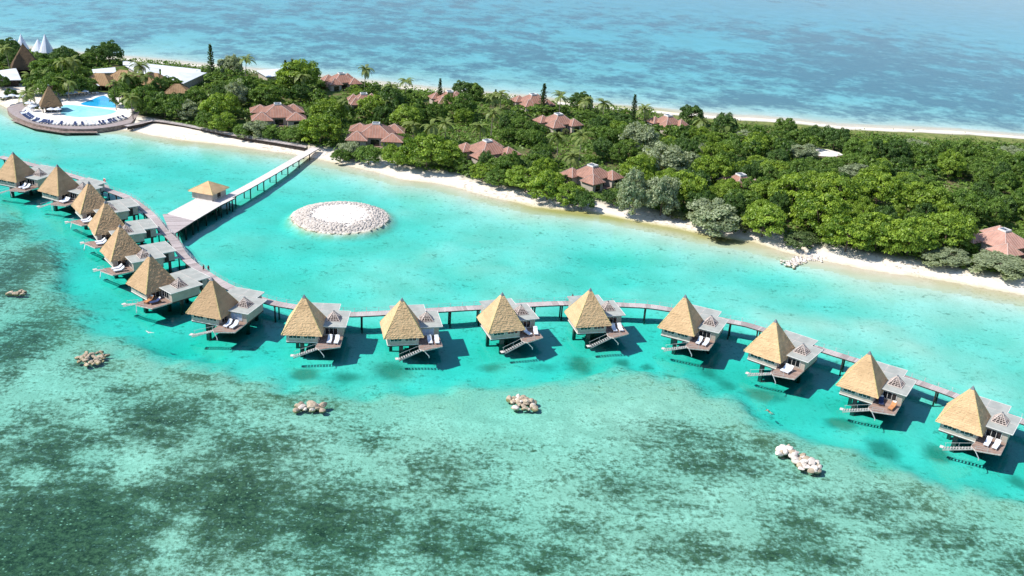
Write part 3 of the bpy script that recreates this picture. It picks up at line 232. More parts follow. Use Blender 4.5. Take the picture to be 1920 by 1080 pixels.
def glass_mat(name, col, rough=.08):
    k = NT(name); k.base(col); k.rough(rough); k.b.inputs['Specular IOR Level'].default_value = .8; return k.m
M['pane'] = glass_mat('dark_pane', (.012, .016, .02))
M['skyglass'] = glass_mat('skylight_pane', (.10, .14, .19))
def roof_mat(name, col):
    k = NT(name); v = k.objc()
    c = k.mix(k.map(k.noise(v, .5, 5), .35, .7), tuple(x * .85 for x in col), tuple(x * 1.15 for x in col))
    c = k.mix(k.map(k.noise(k.scale(v, (1, 1, .3)), 1.7, 4, .7), .58, .8, 0, .45), c, (.46, .36, .31))
    c = k.mix(k.math('MULTIPLY', k.attr('tone'), .9), c, (.62, .50, .44))
    k.base(c); k.rough(.6); k.b.inputs['Specular IOR Level'].default_value = .35; return k.m
M['redroof'] = roof_mat('red_metal_roof', (.335, .165, .115))
M['tanroof'] = roof_mat('faded_metal_roof', (.46, .25, .19))
M['whiteroof'] = simple('white_sheet_roof', (.66, .68, .70), .5, .12, .2)
M['tent'] = simple('tent_canvas', (.62, .66, .74), .7, .08, .6)
M['stonewall'] = simple('rubble_wall', (.27, .20, .17), .9, .45, 1.2, .6)
M['bark'] = simple('bark', (.16, .12, .09), .95, .35, 3)
M['palmbark'] = simple('palm_bark', (.28, .24, .19), .95, .3, 3)
def rock_mat(name, a, b, alg):
    k = NT(name); v = k.objc(); g = k.pos(); z = k.new('ShaderNodeSeparateXYZ'); k.l.new(g, z.inputs[0])
    c = k.mix(k.map(k.noise(v, 1.2, 6, .65), .3, .7), a, b); c = k.mix(k.math('MULTIPLY', k.rnd(), .6), c, tuple(x * .7 for x in a))
    n = k.math('ADD', z.outputs[2], k.math('MULTIPLY', k.noise(v, 1.6, 4), .5))
    c = k.mix(k.map(n, .22, .45, 1, 0), c, alg); c = k.mix(k.math('MULTIPLY', k.attr('tone'), .16), c, (.40, .34, .28))
    k.base(c); k.rough(.95); k.bump(k.noise(v, 4, 5, .7), .5, .12); return k.m
M['rock'] = rock_mat('coral_rock', (.38, .29, .20), (.60, .50, .38), (.26, .22, .10))
M['whiterock'] = rock_mat('white_coral_rock', (.56, .49, .43), (.76, .69, .63), (.42, .36, .21))
M['sandtop'] = simple('white_sand', (.80, .74, .68), .95, .06, .8, .2)
def leaf(name, dk, lt, alt, trans=.3):
    k = NT(name); c = k.mix(k.attr('tone'), dk, lt); c = k.mix(k.math('MULTIPLY', k.rnd(), .55), c, alt)
    k.n.remove(k.b); d = k.new('ShaderNodeBsdfDiffuse'); t = k.new('ShaderNodeBsdfTranslucent'); g = k.new('ShaderNodeBsdfGlossy'); g.inputs['Roughness'].default_value = .5
    k.l.new(c, d.inputs[0]); k.l.new(k.mix(1.0, c, (1, 1, .45), 'MULTIPLY'), t.inputs[0])
    x = k.new('ShaderNodeMixShader'); x.inputs[0].default_value = trans; k.l.new(d.outputs[0], x.inputs[1]); k.l.new(t.outputs[0], x.inputs[2])
    y = k.new('ShaderNodeMixShader'); y.inputs[0].default_value = .03; k.l.new(x.outputs[0], y.inputs[1]); k.l.new(g.outputs[0], y.inputs[2])
    k.l.new(y.outputs[0], k.out.inputs[0]); return k.m
M['leaf_b'] = leaf('bright_leaves', (.08, .17, .012), (.37, .50, .05), (.30, .43, .055), .34)
M['leaf_m'] = leaf('green_leaves', (.05, .12, .014), (.22, .34, .05), (.18, .30, .05), .32)
M['leaf_d'] = leaf('dark_leaves', (.036, .09, .016), (.15, .26, .05), (.115, .21, .045), .34)
M['leaf_c'] = leaf('grey_green_needles', (.19, .24, .13), (.50, .56, .35), (.33, .39, .22), .4)
M['leaf_p'] = leaf('palm_leaves', (.08, .13, .03), (.29, .33, .085), (.17, .25, .06))
M['leaf_n'] = leaf('pine_needles', (.04, .09, .035), (.11, .18, .075), (.08, .14, .06), .4)
M['leaf_s'] = leaf('scrub_leaves', (.06, .11, .03), (.16, .22, .07), (.18, .18, .07))

# ---------------------------------------------------------------- terrain
ISL = np.array(T['island']); REEF = np.array(T['reef'])
def inside(x, y, poly):
    r = np.zeros(x.shape, bool); b = np.roll(poly, -1, 0)
    for (ax, ay), (bx, by) in zip(poly, b):
        c = ((ay > y) != (by > y)) & (x < (bx - ax) * (y - ay) / (by - ay + 1e-9) + ax); r ^= c
    return r
def sdist(x, y, poly):
    d = np.full(x.shape, 1e9); b = np.roll(poly, -1, 0)
    for (ax, ay), (bx, by) in zip(poly, b):
        ex, ey = bx - ax, by - ay; t = np.clip(((x - ax) * ex + (y - ay) * ey) / (ex * ex + ey * ey), 0, 1)
        d = np.minimum(d, (x - ax - ex * t) ** 2 + (y - ay - ey * t) ** 2)
    return np.where(inside(x, y, poly), -1, 1) * np.sqrt(d)
def ss(v, a, b):
    t = np.clip((v - a) / (b - a), 0, 1); return t * t * (3 - 2 * t)
def vnoise(x, y, s, seed):
    g = np.random.default_rng(seed).random((64, 64)); x = x / s; y = y / s; i = np.floor(x).astype(int); j = np.floor(y).astype(int)
    u = x - i; v = y - j; u = u * u * (3 - 2 * u); v = v * v * (3 - 2 * v); G = lambda a, b: g[a % 64, b % 64]
    return (G(i, j) * (1 - u) + G(i + 1, j) * u) * (1 - v) + (G(i, j + 1) * (1 - u) + G(i + 1, j + 1) * u) * v
def fbm(x, y, s, seed, o=4):
    r = 0; a = .5
    for k in range(o): r = r + a * vnoise(x + 13.7 * k, y - 7.1 * k, s / 2 ** k, seed + k); a *= .5
    return r / (1 - .5 ** o)
def graded(a, b, step, far0, far1):
    core = list(np.arange(a, b + step * .5, step)); st = step; v = core[-1]; hi = []
    while v < far1: st *= 1.18; v += st; hi.append(v)
    st = step; v = core[0]; lo = []
    while v > far0: st *= 1.18; v -= st; lo.append(v)
    return np.array(lo[::-1] + core + hi)
gx = graded(-320, 250, 1.25, -7000, 7000); gy = graded(95, 535, 1.25, -300, 9000)
X, Y = np.meshgrid(gx, gy); x, y = X.ravel(), Y.ravel()
near = (x > -1500) & (x < 1500) & (y < 2500)
wob = (fbm(x, y, 14, 5) - .5) * 5
di = sdist(x, y, ISL) + np.where(np.abs(x) < 400, wob * .55, 0)
dr = sdist(x, y, REEF) + (fbm(x, y, 18, 31) - .5) * 15 + (fbm(x, y, 5, 33) - .5) * 8
lagoon = y < np.interp(x, [-420, -300, 240, 420], [460, 455, 350, 330])
wl = 29 + 30 * ss(x, -60, 110)
dep_l = 3.2 * (1 - np.exp(-np.maximum(di, 0) / wl * 1.5)) * ss(di, -1, wl * .35) ** .35
dep_l = np.where(di > 0, np.minimum(dep_l, di * .07 + .02) * 1.0 + np.maximum(0, dep_l - (di * .07 + .02)) * ss(di, 3, 26), 0)
dep_l = dep_l + ((fbm(x, y, 34, 77) - .5) * 2.9 + (fbm(x, y, 11, 78, 3) - .5) * 1.2) * ss(di, 10, 40)
dep_f = 3.6 * (1 - np.exp(-np.maximum(di, 0) / 42)) * ss(di, -2, 12) + 1.6 * ss(di, 100, 600)
dep = np.where(lagoon, dep_l, dep_f)
def blobs(L):
    r = np.zeros(x.shape)
    for cx, cy_, rx, ry, s in L:
        q = ((x - cx) / rx) ** 2 + ((y - cy_) / ry) ** 2; k = q < 9
        r[k] = np.maximum(r[k], s * np.exp(-q[k] * .9))
    return r
rf = ss(-dr, -6.5, 5.5)
reefdep = 1.6 + (fbm(x, y, 26, 91) - .5) * .7
dep = dep * (1 - rf) + reefdep * rf
WKP = np.array(T['walkway']); wy = np.interp(x, WKP[:, 0], WKP[:, 1])
chan = ss(wy + 6 - y, -4, 14) * (1 - rf) * ss(x, -190, -120) * lagoon
dep += blobs(T['deep']) * 2.6 + chan * (1.5 + (fbm(x, y, 16, 55) - .5) * 1.8)
IC = (-54.0, 285.5); ri = np.hypot(x - IC[0], y - IC[1])
dep = np.where(ri < 26, dep * ss(ri, 13.5, 18.5) + .1, dep)
weed = np.minimum(.92, blobs(T['weed']) * .95) * rf + .25 * rf - blobs(T['bare']) * rf * .7
pat = blobs(T['patch'])
fs = ss(di, 4, 34) * (~lagoon)
farw = fs * (.44 + blobs(T['farweed']) * .42 - blobs(T['farbare']) * .75 - .35 * ss(y, 700, 1000) * ss(x, 150, 420))
dep = dep * .58          # depth as it reads through the refracting surface
hgt = np.where(di < 0, np.minimum(1.5, -di * .11) + (fbm(x, y, 9, 3) - .5) * .25 * ss(-di, 2, 10), -dep)
hgt = np.where((ri < 15), np.maximum(hgt, .2), hgt)
VEG = np.array(T['veg']); vl = np.interp(x, VEG[:, 0], VEG[:, 1]); GL = np.array(T['grass'])
soil = ss(y - vl + (fbm(x, y, 7, 8) - .5) * 7, -1.0, 3.5) * ss(-di, 6, 14)
gl = np.interp(x, GL[:, 0], GL[:, 1])
grass = ss(y - gl, -14, -2) * ss(x, 55, 80) * ss(-di, 9, 14)
alg = np.exp(-((di - 1.2) / 3.5) ** 2) * ss(x, -10, 20) * (1 - ss(x, 60, 85)) * .9 + np.exp(-((di - 2) / 5) ** 2) * .38 * ss(fbm(x, y, 22, 44), .42, .62) * lagoon
rim = np.exp(-((ri - 15.6) / 1.4) ** 2) * .5
alg = np.maximum(alg, rim)
nx, ny = len(gx), len(gy)
I = np.arange(nx * ny).reshape(ny, nx)
Q = np.stack([I[:-1, :-1], I[:-1, 1:], I[1:, 1:], I[1:, :-1]], -1).reshape(-1, 4)
land = (hgt[Q] > -.25).any(1) & near[Q].all(1) & (ri[Q] > 30).all(1)
def sub(name, q, attrs):
    u, inv = np.unique(q, return_inverse=True)
    return np_mesh(name, np.stack([x[u], y[u], hgt[u]], 1), inv.reshape(-1, 4), smooth=True, attrs={a: b[u] for a, b in attrs.items()})
# seabed material: pale coral sand, broken up by seagrass, coral rubble and weed specks
k = NT('seabed'); p = k.pos()
n_big, n_mid, n_fin = k.noise(p, .045, 3), k.noise(p, .22, 5, .68), k.noise(p, .95, 5, .72)
sand = k.mix(k.map(k.noise(p, .07, 4), .3, .7), (.68, .64, .55), (.80, .76, .69))
sand = k.mix(k.map(n_fin, .35, .75, 0, .22), sand, (.42, .42, .32))
wa = k.attr('weed'); stk = k.new('ShaderNodeMapping'); k.l.new(p, stk.inputs[0]); stk.inputs['Rotation'].default_value = (0, 0, R(24)); stk.inputs['Scale'].default_value = (.28, 1.15, 1)
n_str = k.noise(stk.outputs[0], .42, 5, .7, .8)
sand = k.mix(k.math('MULTIPLY', k.attr('reef'), .8), sand, k.mix(k.map(n_mid, .35, .65), (.43, .47, .37), (.68, .70, .58)))
s1 = k.math('ADD', k.math('MULTIPLY', k.math('SUBTRACT', n_mid, .5), 1.7), k.math('ADD', k.math('MULTIPLY', k.math('SUBTRACT', n_fin, .5), 2.3), k.math('MULTIPLY', k.math('SUBTRACT', n_str, .5), 1.2)))
wm = k.map(k.math('ADD', wa, s1),   .12, 1.02)
vd, vc = k.voro(p, 1.15); speck = k.math('MULTIPLY', k.map(vd, .12, .26, 1, 0), k.map(k.noise(p, .5, 2), .42, .6))
reefy = k.attr('reef')
wcol = k.mix(k.map(n_fin, .35, .68), (.02, .036, .02), (.125, .145, .08))
col = k.mix(wm, sand, wcol)
col = k.mix(k.math('MULTIPLY', k.math('MULTIPLY', speck, reefy), .6), col, (.62, .62, .5))
n_rub = k.noise(p, 1.9, 4, .7)
col = k.mix(k.math('MULTIPLY', k.map(n_rub, .5, .72), k.math('MULTIPLY', reefy, .55)), col, (.15, .15, .085))
col = k.mix(k.math('MULTIPLY', k.attr('rim'), k.map(n_mid, .38, .6)), col, (.34, .33, .18))
pm_ = k.map(k.math('ADD', k.attr('patch'), k.math('MULTIPLY', k.math('SUBTRACT', k.noise(p, .3, 3), .5), .7)), .15, .85, 0, .72)
col = k.mix(pm_, col, (.10, .17, .12))
# scattered dark weed tufts on open sand
st = k.math('MULTIPLY', k.map(k.noise(k.scale(p, (.55, 1.3, 1)), .5, 5, .65), .63, .71), k.map(k.noise(p, .07, 3), .36, .56))
col = k.mix(k.math('MULTIPLY', st, .62), col, (.10, .13, .09))
fn = k.math('ADD', k.math('MULTIPLY', k.math('SUBTRACT', k.noise(k.scale(p, (1, .8, 1)), .046, 6, .7), .5), 2.9), k.math('MULTIPLY', k.math('SUBTRACT', k.noise(p, .2, 4, .7), .5), 1.3))
fm = k.map(k.math('ADD', k.attr('farweed'), fn), .16, .90)
fm = k.math('MULTIPLY', fm, k.map(k.attr('farweed'), .01, .12))
col = k.mix(k.math('MULTIPLY', fm, .9), col, (.16, .20, .23))
ys, yc = k.voro(p, .085); col = k.mix(k.math('MULTIPLY', k.math('MULTIPLY', k.map(ys, .10, .18, 1, 0), fm), .6), col, (.6, .6, .5))
col = k.mix(k.math('MULTIPLY', k.attr('algae'), k.map(k.noise(p, .4, 4), .3, .6)), col, (.40, .38, .14))
k.base(col); k.rough(1); k.b.inputs['Specular IOR Level'].default_value = 0
k.bump(k.math('ADD', n_fin, n_rub), .35, .3)
M['seabed'] = k.m
o = part('seabed', sub('seabed', Q[~land], dict(weed=weed, farweed=farw, algae=alg, reef=rf, patch=pat, rim=np.exp(-((dr + 7) / 5.5) ** 2) * .28 * (hgt < 0))), None, M['seabed'], 'structure')
# island: sand, leaf litter, rough grass
k = NT('island_ground'); p = k.pos()
z = k.new('ShaderNodeSeparateXYZ'); k.l.new(p, z.inputs[0])
sand = k.mix(k.map(k.noise(p, .25, 5), .3, .7), (.70, .62, .52), (.80, .74, .66))
sand = k.mix(k.map(k.noise(p, 1.6, 4, .7), .55, .8, 0, .35), sand, (.48, .40, .31))
wrack = k.math('MULTIPLY', k.map(k.noise(p, .8, 5, .7), .50, .62), k.map(k.noise(p, .05, 2), .45, .6))
sand = k.mix(k.math('MULTIPLY', wrack, .6), sand, (.22, .17, .12))
sand = k.mix(k.map(k.math('ADD', z.outputs[2], k.math('MULTIPLY', k.noise(p, .5, 4), .25)), .08, .4, .55, 0), sand, (.60, .52, .36))
soil_c = k.mix(k.map(k.noise(p, .6, 5), .35, .65), (.08, .065, .035), (.20, .165, .09)); soil_c = k.mix(k.map(k.noise(p, .2, 4), .36, .56), soil_c, (.085, .13, .035))
grs = k.mix(k.map(k.noise(p, .35, 6, .7), .35, .65), (.11, .15, .04), (.24, .25, .085))
col = k.mix(k.attr('soil'), sand, soil_c); col = k.mix(k.attr('grass'), col, grs)
col = k.mix(k.math('MULTIPLY', k.attr('algae'), k.map(z.outputs[2], -.1, .35, 1, 0)), col, (.40, .38, .14))
k.base(col); k.rough(1); k.b.inputs['Specular IOR Level'].default_value = .05; k.bump(k.noise(p, 1.2, 5, .7), .4, .25)
M['ground'] = k.m
o = part('beach', sub('beach', Q[land], dict(soil=soil, grass=grass, algae=alg)), None, M['ground'], 'structure')
def gz(px, py):
    d = float(sdist(np.array([px]), np.array([py]), ISL)[0]); return min(1.5, max(0, -d * .11))

# water: a clear absorbing body under a rippled surface
def water_mat(name, absorb, dens, rip):
  k = NT(name); p = k.pos(); k.n.remove(k.b)
  tr = k.new('ShaderNodeBsdfTransparent'); gls = k.new('ShaderNodeBsdfGlossy'); gls.inputs['Roughness'].default_value = .12
  h = k.math('ADD', k.math('MULTIPLY', k.noise(k.scale(p, (1, .6, 1)), .55, 4, .6, .6), 1.0), k.math('MULTIPLY', k.noise(p, .12, 3), 1.2))
  bn = k.new('ShaderNodeBump'); k.l.new(h, bn.inputs['Height']); bn.inputs['Strength'].default_value = rip; bn.inputs['Distance'].default_value = .25
  k.l.new(bn.outputs[0], gls.inputs['Normal'])
  fr = k.new('ShaderNodeFresnel'); fr.inputs['IOR'].default_value = 1.33; k.l.new(bn.outputs[0], fr.inputs['Normal'])
  mx = k.new('ShaderNodeMixShader'); k.l.new(k.math('MULTIPLY', fr.outputs[0], .9), mx.inputs[0]); k.l.new(tr.outputs[0], mx.inputs[1]); k.l.new(gls.outputs[0], mx.inputs[2])
  k.l.new(mx.outputs[0], k.out.inputs['Surface'])
  va = k.new('ShaderNodeVolumeAbsorption'); va.inputs['Color'].default_value = (*absorb, 1); va.inputs['Density'].default_value = dens
  k.l.new(va.outputs[0], k.out.inputs['Volume'])
  return k.m
wl_ = MB(); ws_ = MB(); XS = [-6800, -420, -150, 30, 240, 420, 6800]; YS = [480, 478, 440, 405, 385, 350, 250]
def slab(P0, P1):
    b_ = MB(); n_ = len(XS); A_ = [(a, c) for a, c in zip(XS, P0)] + [(a, c) for a, c in zip(XS[::-1], P1[::-1])]
    return b_.prism(A_, -16, 0)
o = part('lagoon_water', slab([-250] * 7, YS), None, water_mat('lagoon_water', (.25, .938, .922), .46, .25), 'structure')
o = part('open_sea', slab([q + .5 for q in YS], [8800] * 7), None, water_mat('open_sea', (.58, .90, .955), .38, .35), 'structure')
#@@SECTION
# ---------------------------------------------------------------- overwater bungalows
def thatch_pyramid(half, z0, h, n=22, seg=26, seed=1, jit=.055, apex=(0, 0)):
    """stacked ragged courses of thatch, each lapping over the one below"""
    r = random.Random(seed); b = MB()
    for i in range(n):
        t0, t1 = i / n, (i + 1) / n; a0 = half * (1 - t0) + (.15 if i else .12); a1 = max(.03, half * (1 - t1) - .01)
        za, zb = z0 + h * t0 - (.16 if i else .22), z0 + h * t1 + .02; sg = max(2, int(seg * (1 - t0)) + 1); tn = r.uniform(-.3, .5)
        for s in range(4):
            cs, sn = [(1, 0), (0, 1), (-1, 0), (0, -1)][s]; v = []; f = []
            for j in range(sg + 1):
                e = j / sg * 2 - 1; ed = abs(e) > .999; q = 0 if ed else r.uniform(-jit, jit); zz = 0 if ed else r.uniform(-.05, .05)
                for (aa, zc, qq, dz) in ((a0 + .0, za, q, zz), (a1, zb, 0, 0)):
                    px, py = aa * e, -(aa + qq); v.append((px * cs - py * sn, px * sn + py * cs, zc + dz))
            f = [(2 * j, 2 * j + 2, 2 * j + 3, 2 * j + 1) for j in range(sg)]
            b.add(v, f, max(0, tn))
    return b
def hip_ridge(half, z0, h, sx, sy, w=.17):
    b = MB(); n = 14; r = random.Random(sx * 3 + sy)
    for i in range(n):
        p0 = Vector((sx * half * (1 - i / n), sy * half * (1 - i / n), z0 + h * i / n + .07)); p1 = Vector((sx * half * (1 - (i + 1.15) / n), sy * half * (1 - (i + 1.15) / n), z0 + h * (i + 1.15) / n + .05))
        if i == n - 1: p1 = Vector((0, 0, z0 + h))
        b.bar(p0 + Vector((sx, sy, 0)) * .05, p1, w * r.uniform(.85, 1.1), .10, r.random() * .6)
    return b
def window(parent, x0, x1, y, z0, z1, n, mat=None, axis='y'):
    fr = MB(); t = .07; P = lambda a, b, c, d, e, f: fr.box(a, b, c, d, e, f) if axis == 'y' else fr.box(c, d, a, b, e, f)
    o0, o1 = (y - .09, y + .01) if axis == 'y' else (y - .01, y + .09)
    P(x0 - t, x1 + t, o0, o1, z1, z1 + t); P(x0 - t, x1 + t, o0, o1, z0 - t, z0)
    w = (x1 - x0) / n
    for i in range(n + 1):
        xx = x0 + w * i; P(xx - t * .5 - (t * .5 if i == 0 else 0), xx + t * .5 + (t * .5 if i == n else 0), o0, o1, z0, z1)
    f = part('window', fr, parent, M['trim'])
    for i in range(n):
        a, b = x0 + w * i + t * .5, x0 + w * (i + 1) - t * .5; g = MB()
        g.box(a, b, o0 + .03, o0 + .06, z0, z1) if axis == 'y' else g.box(o1 - .06, o1 - .03, a, b, z0, z1)
        part('pane', g, f, mat or M['pane'])
    return f
def lattice(parent, cx, cy_, half, z0, h):
    fr = MB(); fr.box(cx - half - .1, cx + half + .1, cy_ - half - .1, cy_ - half, z0, z0 + .16); fr.box(cx - half - .1, cx + half + .1, cy_ + half, cy_ + half + .1, z0, z0 + .16)
    fr.box(cx - half - .1, cx - half, cy_ - half, cy_ + half, z0, z0 + .16); fr.box(cx + half, cx + half + .1, cy_ - half, cy_ + half, z0, z0 + .16)
    L = part('lattice_skylight', fr, parent, M['lattice']); ap = Vector((cx, cy_, z0 + h))
    for sx, sy in ((1, 1), (1, -1), (-1, 1), (-1, -1)): part('rafter', MB().bar((cx + sx * half, cy_ + sy * half, z0 + .1), ap, .13), L, M['lattice'])
    for s in range(4):
        cs, sn = [(1, 0), (0, 1), (-1, 0), (0, -1)][s]; b = MB()
        W = lambda px, py, z: (cx + px * cs - py * sn, cy_ + px * sn + py * cs, z)
        for t in (.14, .3, .46, .62, .78):
            a = half * (1 - t); b.bar(W(-a, -a, z0 + .1 + (h - .1) * t), W(a, -a, z0 + .1 + (h - .1) * t), .12, .05)
        for e in (-.5, 0, .5): b.bar(W(e * half, -half, z0 + .14), W(e * half * abs(e) * .0 + e * half * (abs(e)), -half * (abs(e)), z0 + .1 + (h - .1) * (1 - abs(e)) + .04), .08, .05)
        part('batten', b, L, M['lattice'])
    part('finial', MB().box(cx - .16, cx + .16, cy_ - .16, cy_ + .16, z0 + h - .12, z0 + h + .1), L, M['lead'])
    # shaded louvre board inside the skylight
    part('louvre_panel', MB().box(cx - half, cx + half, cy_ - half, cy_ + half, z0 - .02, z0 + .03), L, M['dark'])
def board_fill(poly, z, th, w, gap, mat, parent, name='plank', ang=0.0, seed=3, off=0.0):
    """boards clipped to a convex polygon; one joined part, since single boards are under ten pixels"""
    r = random.Random(seed); ca, sa = math.cos(ang), math.sin(ang)
    P = [(px * ca + py * sa, -px * sa + py * ca) for px, py in poly]; y0, y1 = min(p[1] for p in P), max(p[1] for p in P); b = MB(); yy = y0
    def span(yv):
        xs = []
        for i in range(len(P)):
            (ax, ay), (bx, by) = P[i], P[(i + 1) % len(P)]
            if (ay - yv) * (by - yv) < 0: xs.append(ax + (bx - ax) * (yv - ay) / (by - ay))
        return (min(xs), max(xs)) if len(xs) > 1 else None
    while yy < y1 - .02:
        ya, yb = yy + gap / 2, min(yy + w, y1) - gap / 2; A, B = span(ya + .002), span(yb - .002)
        if A and B:
            dz = r.uniform(-.012, .012); v = []
            for zz in (z - th + dz, z + dz):
                for (px, py) in ((A[0], ya), (A[1], ya), (B[1], yb), (B[0], yb)): v.append((px * ca - py * sa, px * sa + py * ca, zz))
            b.add(v, [(0, 3, 2, 1), (4, 5, 6, 7), (0, 1, 5, 4), (1, 2, 6, 5), (2, 3, 7, 6), (3, 0, 4, 7)], .01 + r.random() * .95)
        yy += w
    return part(name, b, parent, mat, 'stuff')

ROOF_H, EAVE = 7.78, 4.2
def make_bungalow():
    t = thing('overwater_bungalow', 'x', 'bungalow')
    rf = part('thatch_roof', thatch_pyramid(4.42, EAVE, ROOF_H - .12), t, M['thatch'])
    for sx, sy in ((1, 1), (1, -1), (-1, 1), (-1, -1)): part('hip_ridge', hip_ridge(4.45, EAVE - .1, ROOF_H - .25, sx, sy), rf, M['ridge'])
    part('roof_cap', MB().add([(-.4, -.4, 11.32), (.4, -.4, 11.32), (.4, .4, 11.32), (-.4, .4, 11.32), (0, 0, 12.12)], [(3, 2, 1, 0), (0, 1, 4), (1, 2, 4), (2, 3, 4), (3, 0, 4)]), rf, M['lead'])
    part('ceiling_lining', MB().box(-3.9, 3.9, -3.9, 3.9, 4.12, 4.2), t, M['dark'])
    # main room
    w = MB(); w.box(-3.55, 3.5, -3.75, -3.6, 2.05, 4.12); w.box(-3.55, 3.5, 3.6, 3.75, 2.05, 4.12); w.box(-3.55, -3.4, -3.6, 3.6, 2.05, 4.12); w.box(3.35, 3.5, -3.6, 3.6, 2.05, 4.12)
    part('room_wall', w, t, M['wall'])
    window(t, -2.95, -.4, -3.75, 3.05, 3.85, 3); window(t, .35, 2.9, -3.75, 3.05, 3.85, 3)
    window(t, -2.6, .6, 3.5, 2.2, 3.85, 3, None, 'x')
    part('skirting', MB().box(-3.62, 3.56, -3.84, -3.752, 2.0, 2.16).box(-3.64, -3.552, -3.75, 3.75, 2.0, 2.16), t, M['trim'])
    part('floor_slab', MB().box(-3.55, 3.5, -3.75, 3.75, 1.72, 2.05).box(3.5, 8.55, -.2, 7.4, 1.72, 2.05).box(-1.2, 6.1, 7.4, 11.2, 1.72, 2.05), t, M['dark'])
    # bathroom and entrance block
    a = MB(); a.box(3.5, 8.55, -.2, -.05, 2.05, 4.5); a.box(8.4, 8.55, -.05, 7.4, 2.05, 4.5); a.box(6.1, 8.4, 7.25, 7.4, 2.05, 4.5)
    a.box(5.95, 6.1, 7.4, 11.2, 2.05, 4.5); a.box(-1.2, 5.95, 11.05, 11.2, 2.05, 4.5); a.box(-1.2, -1.05, 3.75, 11.05, 2.05, 4.5)
    part('annex_wall', a, t, M['wall'])
    window(t, 4.55, 7.35, -.2, 2.55, 4.1, 3)
    part('door', MB().box(6.1, 6.16, 8.6, 9.7, 2.1, 4.1), t, M['dark'])
    fr = part('flat_roof', MB().prism([(3.3, -.75), (9.3, -.75), (9.35, 7.9), (6.6, 7.9), (6.6, 11.7), (-1.6, 11.7), (-1.6, 4.55), (3.3, 4.55)], 4.52, 4.72), t, M['flat'])
    e = MB(); P = [(3.3, -.75), (9.3, -.75), (9.35, 7.9), (6.6, 7.9), (6.6, 11.7), (-1.6, 11.7)]
    for p, q in zip(P, P[1:]): e.bar((*p, 4.68), (*q, 4.68), .09, .16)
    part('edge_flashing', e, fr, M['trim'])
    part('roof_seam', MB().box(3.3, 9.25, 3.9, 3.98, 4.723, 4.735).box(-1.5, 6.5, 7.86, 7.94, 4.723, 4.735).box(2.5, 2.58, 4.6, 11.6, 4.723, 4.734), fr, M['lattice'])
    lattice(t, 6.1, 3.4, 1.45, 4.74, 2.0)
    for (lx, ly) in ((8.58, 1.2), (8.58, 4.6), (6.13, 10.6)): part('wall_lamp', MB().box(lx, lx + .14, ly - .11, ly + .11, 4.05, 4.3), t, M['trim'])
    # terrace
    dp = [(3.5, -.2), (8.55, -.2), (8.6, -5.5), (4.25, -7.2), (3.25, -6.1), (3.5, -3.8)]
    board_fill(dp, 2.18, .07, .30, .02, M['deck'], t, 'deck_boards', ang=R(4))
    ed = MB()
    for p, q in zip(dp[1:], dp[2:]): ed.bar((*p, 2.02), (*q, 2.02), .10, .24)
    part('deck_edge', ed, t, M['lattice'])
    part('deck_frame', MB().prism([(3.6, -.3), (8.4, -.3), (8.45, -5.35), (4.3, -6.95), (3.4, -6.0)], 1.78, 2.1), t, M['dark'])
    rl = MB(); rp = [(3.3, -6.05), (4.2, -7.05), (6.3, -6.3)]
    for q in rp[1:]: rl.bar((*q, 2.1), (*q, 3.05), .05)
    for p, q in zip(rp[1:], rp[2:]):
        for zz in (2.6, 3.03): rl.bar((*p, zz), (*q, zz), .04)
    part('railing', rl, t, M['metal'])
    # stair down into the lagoon
    st = MB(); A, B = Vector((3.75, -6.65, 2.1)), Vector((-1.5, -6.95, .12)); sd = (B - A).normalized(); sw = Vector((-sd.y, sd.x, 0)).normalized()
    for s in (-1, 1): st.bar(A + sw * .5 * s, B + sw * .5 * s + Vector((0, 0, -.25)), .09, .2)
    sr_ = part('stair', st, t, M['stairgrey'])
    for i in range(10):
        c = A.lerp(B, (i + .6) / 10.2); part('tread', MB().obox(c + Vector((0, 0, .06)), (sd.x, sd.y, 0), sw, (0, 0, 1), .15, .5, .03), sr_, M['stairgrey'])
    part('landing', MB().obox(B + Vector((-.3, 0, .16)), (sd.x, sd.y, 0), sw, (0, 0, 1), .35, .5, .05), sr_, M['pale'])
    hr = MB(); hr.bar(A - sw * .56 + Vector((0, 0, .95)), B - sw * .56 + Vector((0, 0, .9)), .05)
    for q in (.08, .5, .95): c = A.lerp(B, q) - sw * .56; hr.bar(c, c + Vector((0, 0, .93)), .05)
    part('handrail', hr, sr_, M['metal'])
    part('brace', MB().bar((4.2, -7.05, 2.0), (5.3, -7.7, .9), .12).bar((5.3, -7.7, .9), (5.3, -7.7, .5), .16), t, M['metal'])
    # piers
    for px, py, w_ in ((-.35, -2.2, .85), (-2.2, 2.4, .7), (2.4, 2.4, .7), (6.6, 3.4, .7), (1.0, 8.2, .7), (5.0, 10.2, .6)):
        part('pier', MB().box(px - w_ / 2, px + w_ / 2, py - w_ / 2, py + w_ / 2, -5, 1.75), t, M['concrete'])
    part('entrance_bridge', MB().box(4.2, 5.6, 11.25, 13.2, 2.02, 2.16), t, M['pale'])
    return t
def link_kids(o):
    KIDS[o.name] = list(o.children)
    for c in o.children: link_kids(c)
b0 = make_bungalow(); bpy.context.view_layer.update(); link_kids(b0)
ORD = ['first', 'second', 'third', 'fourth', 'fifth', 'sixth', 'seventh', 'eighth', 'ninth', 'tenth', 'eleventh', 'twelfth', 'thirteenth', 'fourteenth', 'fifteenth']
